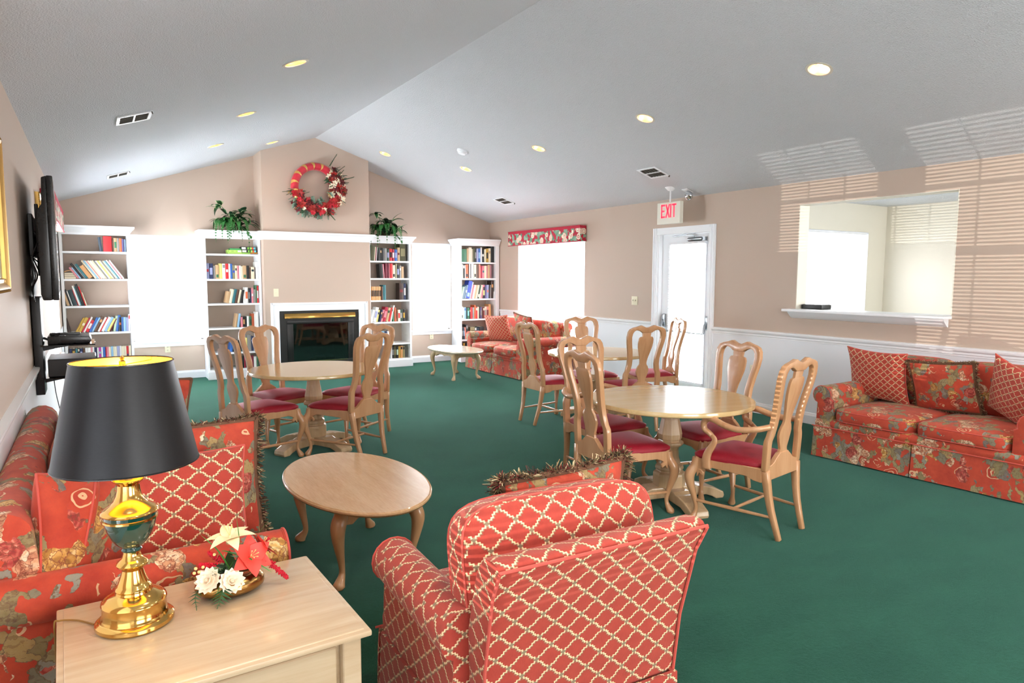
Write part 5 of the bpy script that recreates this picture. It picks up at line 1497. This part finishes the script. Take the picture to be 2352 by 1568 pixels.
MB().lathe([(.072, 0), (.072, .016), (.066, .022), (0, .022)], 28, cap=False).build('base_ring', M_white, sd)
MB().lathe([(.055, .021), (.058, .030), (.050, .044), (.030, .050), (0, .051)], 28, cap=False).build('sensor_cap', M_white, sd)
# exit sign
es = thing('exit_sign', 'hanging white exit sign with red letters above the exit door', 'sign', (5.98, 6.147, 2.26), 0)
MB().box(-.028, .028, -.19, .19, -.128, .128).build('sign_body', plain('sign_white', '#e9e6d8', .45), es, bevel=(0.004, 2))
MB().tube([(0, 0, .126), (0, 0, .290)], .009, 10).build('stem', M_white, es)
MB().lathe([(.0, .262), (.028, .262), (.040, .275), (.062, .296), (.068, .306), (.0, .33)], 24, cap=False).build('canopy', M_white, es)
def letter(strokes, x0, nm):
    m = MB()
    for (pts) in strokes:
        for (a, b) in zip(pts, pts[1:]):
            d = Vector((b[0]-a[0], b[1]-a[1])); L = d.length; d.normalize(); nrm = Vector((-d.y, d.x))*.0105
            e = d*.0105 if False else Vector((0, 0))
            q = [Vector(a)-nrm-e, Vector(b)-nrm+e, Vector(b)+nrm+e, Vector(a)+nrm-e]
            m.add([(-.0286, -(x0+p.x), p.y) for p in q] + [(-.0296, -(x0+p.x), p.y) for p in q], [(0, 1, 2, 3), (4, 5, 6, 7), (0, 1, 5, 4), (1, 2, 6, 5), (2, 3, 7, 6), (3, 0, 4, 7)])
    m.build(nm, M_exitred, es, smooth=None)
h0, h1 = -.055, .105; hm = (h0+h1)/2
letter([[(0, h0), (0, h1)], [(-.0105, h1-.0105), (.055, h1-.0105)], [(0, hm), (.048, hm)], [(-.0105, h0+.0105), (.055, h0+.0105)]], -.112, 'letter_e')
letter([[(0, h0), (.058, h1)], [(0, h1), (.058, h0)]], -.040, 'letter_x')
letter([[(0, h0), (0, h1)]], .040, 'letter_i')
letter([[(.03, h0), (.03, h1)], [(-.006, h1-.0105), (.066, h1-.0105)]], .064, 'letter_t')
em = thing('emergency_spotlight', 'round silver emergency spotlight on the ceiling beside the exit sign', 'spotlight', (6.10, 5.97, 2.455))
MB().lathe([(0, -.048), (.026, -.044), (.046, -.026), (.055, 0), (.052, .012), (.046, .018), (0, .018)], 28, Matrix.Rotation(radians(75), 4, 'Y') @ Matrix.Rotation(pi, 4, 'Y'), cap=False).build('lamp_head', M_chrome, em)
MB().lathe([(0, .018), (.044, .019), (.030, .030), (0, .035)], 28, Matrix.Rotation(radians(75), 4, 'Y') @ Matrix.Rotation(pi, 4, 'Y'), cap=False).build('lens', M_chrome, em)
MB().tube([(0, 0, .04), (-.008, .012, ceil_z(6.09)-2.458)], .008, 8).build('bracket', M_steel, em)
MB().box(-.055, .055, -.045, .045, -.006, .0, Matrix.Translation((-.01, .012, ceil_z(6.09)-2.457)) @ Matrix.Rotation(math.atan(SL), 4, 'Y')).build('mounting_plate', M_white, em, smooth=None)

# ================================================================== VALANCES
def valance_mat():
    t = NT('red_valance_floral')
    mp = t.tc()
    sp = t.new('ShaderNodeSeparateXYZ'); t.link(mp, sp.inputs[0])
    wn = t.noise(8, 2); add = t.new('ShaderNodeVectorMath', operation='MULTIPLY_ADD')
    t.link(wn.outputs['Color'], add.inputs[0]); add.inputs[1].default_value = (.05, .05, .05); t.link(mp, add.inputs[2])
    v = t.voro(8.5, vec=add.outputs[0]); v2 = t.voro(20, vec=add.outputs[0])
    rg = t.math('GREATER_THAN', t.math('SINE', t.math('MULTIPLY', v.outputs['Distance'], 40)), -.45)
    fl = t.math('LESS_THAN', v.outputs['Distance'], .42)
    s2 = t.new('ShaderNodeSeparateColor'); t.link(v2.outputs['Color'], s2.inputs[0])
    leaf = t.math('GREATER_THAN', s2.outputs[0], .42)
    low = t.math('LESS_THAN', sp.outputs[2], .075)
    c = t.mix(t.math('MULTIPLY', leaf, low), lin('#b5203a'), t.mix(s2.outputs[1], lin('#5f8f74'), lin('#93b39a')))
    pet = t.mix(rg, lin('#cf7f78'), lin('#f1e6d0'))
    c = t.mix(t.math('MULTIPLY', fl, low), c, pet)
    t.set(Base_Color=c, Roughness=.8); return t.m
VM = valance_mat()
def valance(x0, x1, y0, y1, label):
    r = thing('window_valance', label, 'valance', ((x0+x1)/2, (y0+y1)/2, 2.13))
    hx, hy = abs(x1-x0)/2, (y1-y0)/2
    MB().box(-hx, hx, -hy, hy, -.115, .115).build('valance_box', VM, r, bevel=(0.008, 2))
    for z in (-.115, .115): MB().tube([(-hx, hy, z), (-hx, -hy, z)] if x1 > 3 else [(hx, hy, z), (hx, -hy, z)], .006, 6).build('piping', plain('valance_piping', '#b5203a', .7), r)
    return r
valance(6.13, XR, 8.13, 10.16, 'red floral box valance over the right wall window')
valance(XL, XL+.095, 7.25, 9.95, 'red floral box valance over left wall window, behind the television')

# ================================================================== TELEVISION, SHELVES
tv = thing('television', 'black flat television on a wall bracket, seen edge on', 'television', (-.222, 5.50, 1.715), radians(1.5))
MB().prism([(-.60, -.365), (.60, -.365), (.60, .365), (-.60, .365)], .012, .045, 'yzx').build('screen_bezel', M_black, tv, bevel=(0.008, 2))
MB().box(.044, .046, -.57, .57, -.325, .335).build('screen', plain('dark_screen', '#050507', .08), tv, smooth=None)
MB().prism([(-.035, -.365), (.013, -.365), (.013, .365), (-.012, .355), (-.018, .20), (-.042, .16), (-.045, -.33)], -.58, .58, 'xzy').build('rear_housing', M_black, tv, bevel=(0.006, 2))
for q in (-.30, .30):
    MB().box(-.060, -.04, q-.02, q+.02, -.22, .22).build('mount_rail', M_blackm, tv, bevel=(0.003, 1))
MB().box(-.098, -.072, -.32, .32, -.10, .16).build('wall_bracket', M_blackm, tv, bevel=(0.004, 1))
MB().tube([(-.085, -.2, .05), (-.06, -.26, .02), (-.05, -.2, -.04)], .014, 8).build('swing_arm', M_blackm, tv)
for k in range(4):
    rr_ = random.Random(k); P = catmull([(-.05, -.45+.03*k, -.02-.06*k), (-.08, -.50+.02*k, -.12), (-.06-.01*k, -.47, -.22), (-.09, -.42-.02*k, -.30), (-.085, -.30, -.38)], 5)
    MB().tube(P, .004, 6).build('cable', M_black, tv)
# component column with two shelves
av = thing('component_shelf', 'black wall column with two glass shelves below the television', 'shelf', (XL, 5.43, .73))
MB().box(.008, .055, -.12, .12, 0, .63).build('wall_column', M_blackm, av, bevel=(0.005, 2))
for z in (.325, .115):
    MB().box(.05, .345, -.20, .20, z-.008, z).build('glass_shelf', plain('smoked_glass', '#0d0f10', .06), av, bevel=(0.002, 1))
    MB().prism([(.05, z-.05), (.05, z-.009), (.22, z-.009), (.22, z-.018)], -.018, .018, 'xzy').build('shelf_bracket', M_blackm, av, smooth=None)
cbx = thing('cable_box', 'slim black cable box on the upper shelf under the television', 'electronics', (XL+.195, 5.43, .73+.3255))
MB().prism([(-.11, 0), (.12, .004), (.13, .02), (.12, .048), (-.11, .052)], -.16, .16, 'xzy').build('case', M_black, cbx, bevel=(0.004, 2))
for q in range(3): MB().tube(catmull([(-.11, -.05+.05*q, .02), (-.15, -.05+.05*q, .035), (-.138, -.04+.04*q, -.0)], 4), .003, 6).build('cable', M_black, cbx)
rc = thing('remote_control', 'black remote control lying on the slim cable box', 'remote', (XL+.18, 5.35, .73+.3775))
MB().box(-.085, .085, -.022, .022, 0.001, .018).build('remote_body', M_black, rc, bevel=(0.006, 2))
for i in range(5): MB().box(-.07+i*.03, -.055+i*.03, -.012, .012, .018, .0195).build('button', plain('grey_button', '#55585c', .5), rc, smooth=None)
vcr = thing('video_player', 'thick black player with grey top on the lower shelf under television', 'electronics', (XL+.20, 5.43, .73+.1155))
MB().box(-.12, .145, -.18, .18, 0.004, .115).build('case', M_blackm, vcr, bevel=(0.004, 1))
MB().box(-.118, .143, -.178, .178, .113, .118).build('top_cover', plain('grey_metal_lid', '#5d5f62', .35), vcr, bevel=(0.002, 1))
for sx in (-.09, .11):
    for sy in (-.15, .15): MB().lathe([(.012, 0), (.010, .006)], 10, Matrix.Translation((sx, sy, 0))).build('foot', M_black, vcr)
tag(MB().tube(catmull([(XL+.10, 5.40, .84), (XL+.11, 5.38, .72), (XL+.135, 5.34, .56), (XL+.15, 5.32, .35), (XL+.14, 5.3, .02)], 6), .003, 6).build('power_cord', M_black, None), 'thin black power cord hanging below the component shelves', 'cord')
# pictures
def picture(name, label, x, y0, y1, z0, z1, art):
    r = thing(name, label, 'picture', (x, (y0+y1)/2, (z0+z1)/2))
    hy, hz = (y1-y0)/2, (z1-z0)/2; w = .055
    prof = [(0, 0), (0, .022), (.010, .034), (.020, .030), (.030, .018), (.045, .016), (.052, .022), (w, .010), (w, 0)]
    c4 = [(-hy, -hz, 1, 1), (hy, -hz, -1, 1), (hy, hz, -1, -1), (-hy, hz, 1, -1)]
    for q in range(4):
        a, b = c4[q], c4[(q+1) % 4]; vs = []
        for (yy, zz, sy_, sz_) in (a, b):
            for (d, h) in prof: vs.append((h, yy+sy_*d, zz+sz_*d))
        n = len(prof)
        fr = MB().add(vs, [(i, i+1, i+1+n, i+n) for i in range(n-1)] + [(0, n-1, 2*n-1, n)]).build('frame', M_brass if False else plain('antique_gold_frame', '#b08a4a', .35, .8), r, smooth=50)
        L = (Vector(b[1:2]+a[1:2]) if False else None)
        m = MB(); ln = 2*(hy if q % 2 == 0 else hz); k = int(ln/.016)
        for i in range(k):
            t = (i+.5)/k; p = Vector((.030, lerp(a[0], b[0], t), lerp(a[1], b[1], t)))
            s = .0042
            m.add([p+Vector(v)*s for v in ((1, 0, 0), (-1, 0, 0), (0, 1, 0), (0, -1, 0), (0, 0, 1), (0, 0, -1))], [(0, 2, 4), (2, 1, 4), (1, 3, 4), (3, 0, 4), (2, 0, 5), (1, 2, 5), (3, 1, 5), (0, 3, 5)])
        stuff(m.build('bead', plain('antique_gold_frame', '#b08a4a'), fr))
    MB().box(.004, .008, -hy+w*.9, hy-w*.9, -hz+w*.9, hz-w*.9).build('canvas', art, r, smooth=None)
    return r
def art_mat():
    t = NT('teal_landscape_print'); a = t.noise(6, 5, .6)
    t.set(Base_Color=t.ramp(a.outputs[0], [(.3, '#14323a'), (.5, '#1f6a6a'), (.62, '#8a8f78'), (.75, '#c9c0a2')]), Roughness=.3); return t.m
picture('framed_picture', 'gold beaded picture frame cut off at the left edge of view', XL, 2.9, 3.80, 1.43, 2.09, art_mat())
picture('framed_picture', 'small gilt frame peeking out behind the top of the television', XL, 6.50, 6.95, 1.95, 2.14, art_mat())

# ================================================================== WREATH
wr = thing('wreath', 'large red ribbon wreath with silk flowers hung on chimney breast', 'wreath', (2.935, YC-.012, 2.80))
R0, r0 = .315, .058
MB().tube([(R0*cos(2*pi*i/56), -.055, R0*sin(2*pi*i/56)) for i in range(56)], r0, 12, closed=True, up=(0, 1, 0)).build('wreath_ring', plain('red_velvet_ribbon', '#c3122e', .55, 0, Sheen_Weight=.4), wr, smooth=80)
for a in (14, 40, 62, 84, 108, 132, 154, 172):
    a = radians(a+38) if False else radians(a + 40)
    P = []
    for i in range(9):
        f = lerp(-1.9, 1.9, i/8); tw = a + .06*f
        P.append(((R0+(r0+.003)*cos(f*.95+0)*1.0*(-1 if False else 1))*cos(tw), -.055-(r0+.003)*abs(cos(f*.5))*1.0 if False else 0, 0))
    # gold band hugging the ring
    vs = []; n = 12
    for i in range(n):
        th = 2*pi*i/n; rr_ = r0+.0025
        for s in (-1, 1):
            tw = a + s*.040*(1.0 + .85*cos(th)) + .10*sin(th)
            vs.append(((R0+rr_*cos(th))*cos(tw), -.055+rr_*sin(th), (R0+rr_*cos(th))*sin(tw)))
    MB().add(vs, [(2*i, 2*i+1, (2*i+3) % (2*n), (2*i+2) % (2*n)) for i in range(n)]).build('gold_ribbon', plain('gold_ribbon', '#d9b566', .35, .6), wr, smooth=80)
M_wr = [plain('wreath_red_petal', '#a3241c', .6), plain('wreath_dark_red_petal', '#64121a', .6), plain('wreath_cream_petal', '#f0e2c6', .6), plain('wreath_scarlet_petal', '#c4182a', .55)]
M_wl = [plain('wreath_grey_leaf', '#6f8a78', .6), plain('wreath_green_leaf', '#2c5536', .55), plain('wreath_gold_leaf', '#b9923e', .6), plain('wreath_moss', '#7b7a3c', .7)]
def flower_me(mat, Lg, Wd, n, open_):
    m = MB(); vs, fs = petal(Lg, Wd, -.012*Lg/.06, n=4)
    for i in range(n):
        m.add(vs, fs, Matrix.Rotation(2*pi*i/n, 4, 'Z') @ Matrix.Rotation(-radians(90-open_-(12 if i % 2 else 0)), 4, 'Y'))
    m.lathe([(0, -.004), (.008*Lg/.06, .004), (0, .014*Lg/.06)], 6, cap=False)
    return m.mesh('flower', mat, smooth=80)
FM = [flower_me(m, .062, .044, 6, 66) for m in M_wr] + [flower_me(M_wr[2], .055, .028, 5, 76)]
def sprig_me(mat, Lg, Wd, pairs, lw):
    m = MB(); m.tube([(0, 0, 0), (0, .0, Lg*.5), (0, -.01, Lg)], .0016, 4)
    for i in range(pairs):
        z = Lg*(i+1)/(pairs+.3); w = lw*(1-.5*i/pairs)
        vs, fs = petal(w, Wd, -.004, n=3)
        for s in (0, pi):
            m.add(vs, fs, Matrix.Translation((0, -.005, z)) @ Matrix.Rotation(s, 4, 'Z') @ Matrix.Rotation(-radians(35), 4, 'Y') @ Matrix.Rotation(radians(70), 4, 'X'))
    return m.mesh('leaf_sprig', mat, smooth=80)
SM = [sprig_me(M_wl[0], .12, .030, 5, .045), sprig_me(M_wl[1], .15, .018, 9, .050), sprig_me(M_wl[2], .12, .010, 6, .04), sprig_me(M_wl[3], .08, .026, 5, .03)]
rw = random.Random(21)
def on_ring(ang, dr, dy): return ((R0+dr)*cos(ang), -.055-dy, (R0+dr)*sin(ang))
for i in range(95):
    ang = radians(rw.uniform(188, 410)); dr = rw.uniform(-.085, .115); dy = .058*sqrt(max(0, 1-(dr/.12)**2))*.9+rw.uniform(0, .03)
    f = (ang-radians(188))/radians(222)
    if .62 < f < .92: me = FM[rw.choice([0, 2, 4, 4, 2, 1, 0])]
    elif f > .92: me = FM[rw.choice([1, 0, 4])]
    else: me = FM[rw.choice([0, 0, 1, 3, 0, 2, 1, 0])]
    o = link('flower', me, wr, on_ring(ang, dr, dy))
    d = Vector((dr*6*cos(ang), -1, dr*6*sin(ang))) + Vector((rw.uniform(-.5, .5), 0, rw.uniform(-.5, .5)))
    o.rotation_euler = (d.to_track_quat('Z', 'Y').to_matrix() @ Matrix.Rotation(rw.random()*6, 3, 'Z')).to_euler()
    s = rw.uniform(.7, 1.1); o.scale = (s, s, s)
for i in range(120):
    ang = radians(rw.uniform(185, 414)); sgn = rw.choice([-1, 1, 1]); dr = sgn*rw.uniform(.01, .06)
    o = link('leaf_sprig', SM[rw.choice([0, 0, 1, 0, 3, 2])], wr, on_ring(ang, dr, .035))
    d = Vector((sgn*cos(ang), -rw.uniform(.05, .5), sgn*sin(ang))) + Vector((rw.uniform(-.6, .6), 0, rw.uniform(-.6, .6)))
    o.rotation_euler = d.to_track_quat('Z', 'Y').to_euler(); s = rw.uniform(.7, 1.1); o.scale = (s, s, s)
for (ang, ln) in ((60, 1.5), (20, 1.5), (40, 1.2)):
    o = link('leaf_sprig', SM[1], wr, on_ring(radians(ang), .05, .04)); a = radians(ang+ (15 if ang == 58 else 0))
    o.rotation_euler = Vector((cos(a), -.15, sin(a))).to_track_quat('Z', 'Y').to_euler(); o.scale = (ln, ln, ln)
MB().prism([(0, 0), (.035, -.02), (.03, -.10), (.012, -.14), (-.01, -.11), (-.015, -.03)], -.13, -.127, 'xzy', M=Matrix.Translation((.03, 0, -.28))).build('ribbon_tail', M_wr[3], wr, bevel=(0.002, 1))

# ================================================================== PLANTS ON THE MANTEL
def vleaf_mat(name, inner, outer):
    t = NT(name); sp = t.new('ShaderNodeSeparateXYZ'); t.link(t.tc('UV'), sp.inputs[0])
    e = t.math('ABSOLUTE', sp.outputs[1])
    nz = t.noise(60, 2)
    c = t.mix(t.math('GREATER_THAN', t.math('ADD', e, t.math('MULTIPLY', nz.outputs[0], .25)), .86), t.mix(nz.outputs[0], lin(inner), lin('#3f7a45')), lin(outer))
    t.set(Base_Color=c, Roughness=.35); return t.m
M_vl = vleaf_mat('variegated_leaf', '#1c4a2a', '#d3dcb0'); M_fern = plain('fern_green', '#2c6e30', .5); M_dl = plain('deep_green_leaf', '#183c24', .4)
def bigleaf(L, Wd, droop, fold=.2):
    vs = []; uv = []; fs = []; n = 8
    for i in range(n+1):
        t = i/n; w_ = Wd/2*(sin(pi*min(1, t**.75)))**.8 if 0 < t < 1 else .0006
        x = L*(sin(t*droop)/droop if droop else t); z = L*((cos(t*droop)-1)/droop if droop else 0)
        for s in (-1, -.5, 0, .5, 1): vs.append((x, s*w_, z + abs(s)*w_*fold)); uv.append((t, s))
    for i in range(n):
        for k in range(4): a = 5*i+k; fs.append((a, a+1, a+6, a+5))
    return vs, fs, uv
def leaf_obj(parent, base, az, el, L, Wd, droop, mat):
    vs, fs, uv = bigleaf(L, Wd, droop)
    o = MB().add(vs, fs, uv=uv).build('leaf', mat, parent, smooth=80, loc=base); o.rotation_euler = Euler((0, -el, az), 'XYZ')
def frond(parent, base, az, L, droop, rise, w=.05):
    m = MB(); P = []
    n = 20
    for i in range(n+1):
        t = i/n; h = L*(1-(1-t)**2)
        P.append(Vector(base) + Vector((cos(az)*h, sin(az)*h, rise*t - droop*t**3)))
    m.tube(P, .0018, 4)
    for i in range(2, n):
        d = (P[i+1]-P[i-1]).normalized(); sd = Vector((-sin(az), cos(az), 0))
        ww = w*(sin(pi*min(1, (i/n)**.6*.93+.05))*.9 + .1)
        for s in (-1, 1):
            tip = P[i] + sd*s*ww + d*ww*.35 + Vector((cos(az), sin(az), .4))*.004
            m.add([P[i]-d*.009, P[i]+d*.011, tip+d*.006, tip-d*.006], [(0, 1, 2, 3)])
    m.build('fern_frond', M_fern, parent, smooth=None)
def plant(x, label, seed, flip=1):
    r = thing('potted_plant', label, 'plant', (x, 10.72, 2.1425)); rn = random.Random(seed)
    MB().lathe([(0, 0), (.055, 0), (.075, .04), (.085, .085), (.080, .088), (0, .08)], 24, cap=False).build('pot', plain('dark_wicker_pot', '#4a3a28', .8), r)
    top = Vector((0, 0, .08))
    # tall stem with big leaves
    for (sx_, hz, cnt) in ((-.16*flip, .36, 8), (.12*flip, .26, 11), (.0, .22, 9), (.19*flip, .14, 10), (-.14*flip, .18, 10), (-.05, .10, 8), (.08, .10, 8)):
        tipp = Vector((sx_, -.03, hz))
        MB().tube(catmull([top, top.lerp(tipp, .5)+Vector((0, 0, .04)), tipp], 4), .004, 6).build('stem', M_fern, r)
        for i in range(cnt):
            az = rn.random()*2*pi; leaf_obj(r, tuple(tipp - Vector((0, 0, rn.uniform(0, .06)))), az, radians(rn.uniform(-15, 60)), rn.uniform(.15, .23), rn.uniform(.065, .095), rn.uniform(.6, 1.5), M_vl if rn.random() < .6 else M_dl)
    for i in range(26):
        az = radians(rn.uniform(195, 345)) if i < 15 else rn.random()*6.28
        frond(r, (rn.uniform(-.11, .09), -.04, rn.uniform(.10, .16)), az, rn.uniform(.19, .27), rn.uniform(.34, .50) if i < 8 else rn.uniform(.14, .28), rn.uniform(.06, .16), .036)
    for i in range(9):
        az = radians(rn.uniform(170, 370)); leaf_obj(r, (rn.uniform(-.12, .12), -.05, rn.uniform(.05, .15)), az, radians(rn.uniform(0, 30)), rn.uniform(.10, .15), .045, 1.3, M_dl)
    # trailing vine
    P = catmull([(.06*flip, -.05, .08), (.12*flip, -.11, .05), (.16*flip, -.165, -.01), (.19*flip, -.178, -.06), (.22*flip, -.18, -.08)], 5)
    MB().tube(P, .0022, 5).build('vine', M_fern, r)
    for i in range(3, len(P), 4): leaf_obj(r, tuple(P[i]), rn.random()*6.28, radians(-30), .06, .035, .6, M_fern)
plant(1.80, 'trailing fern and variegated plant on bookcase left of the fireplace', 5, 1)
plant(4.12, 'trailing fern and variegated plant on bookcase right of the fireplace', 9, 1)
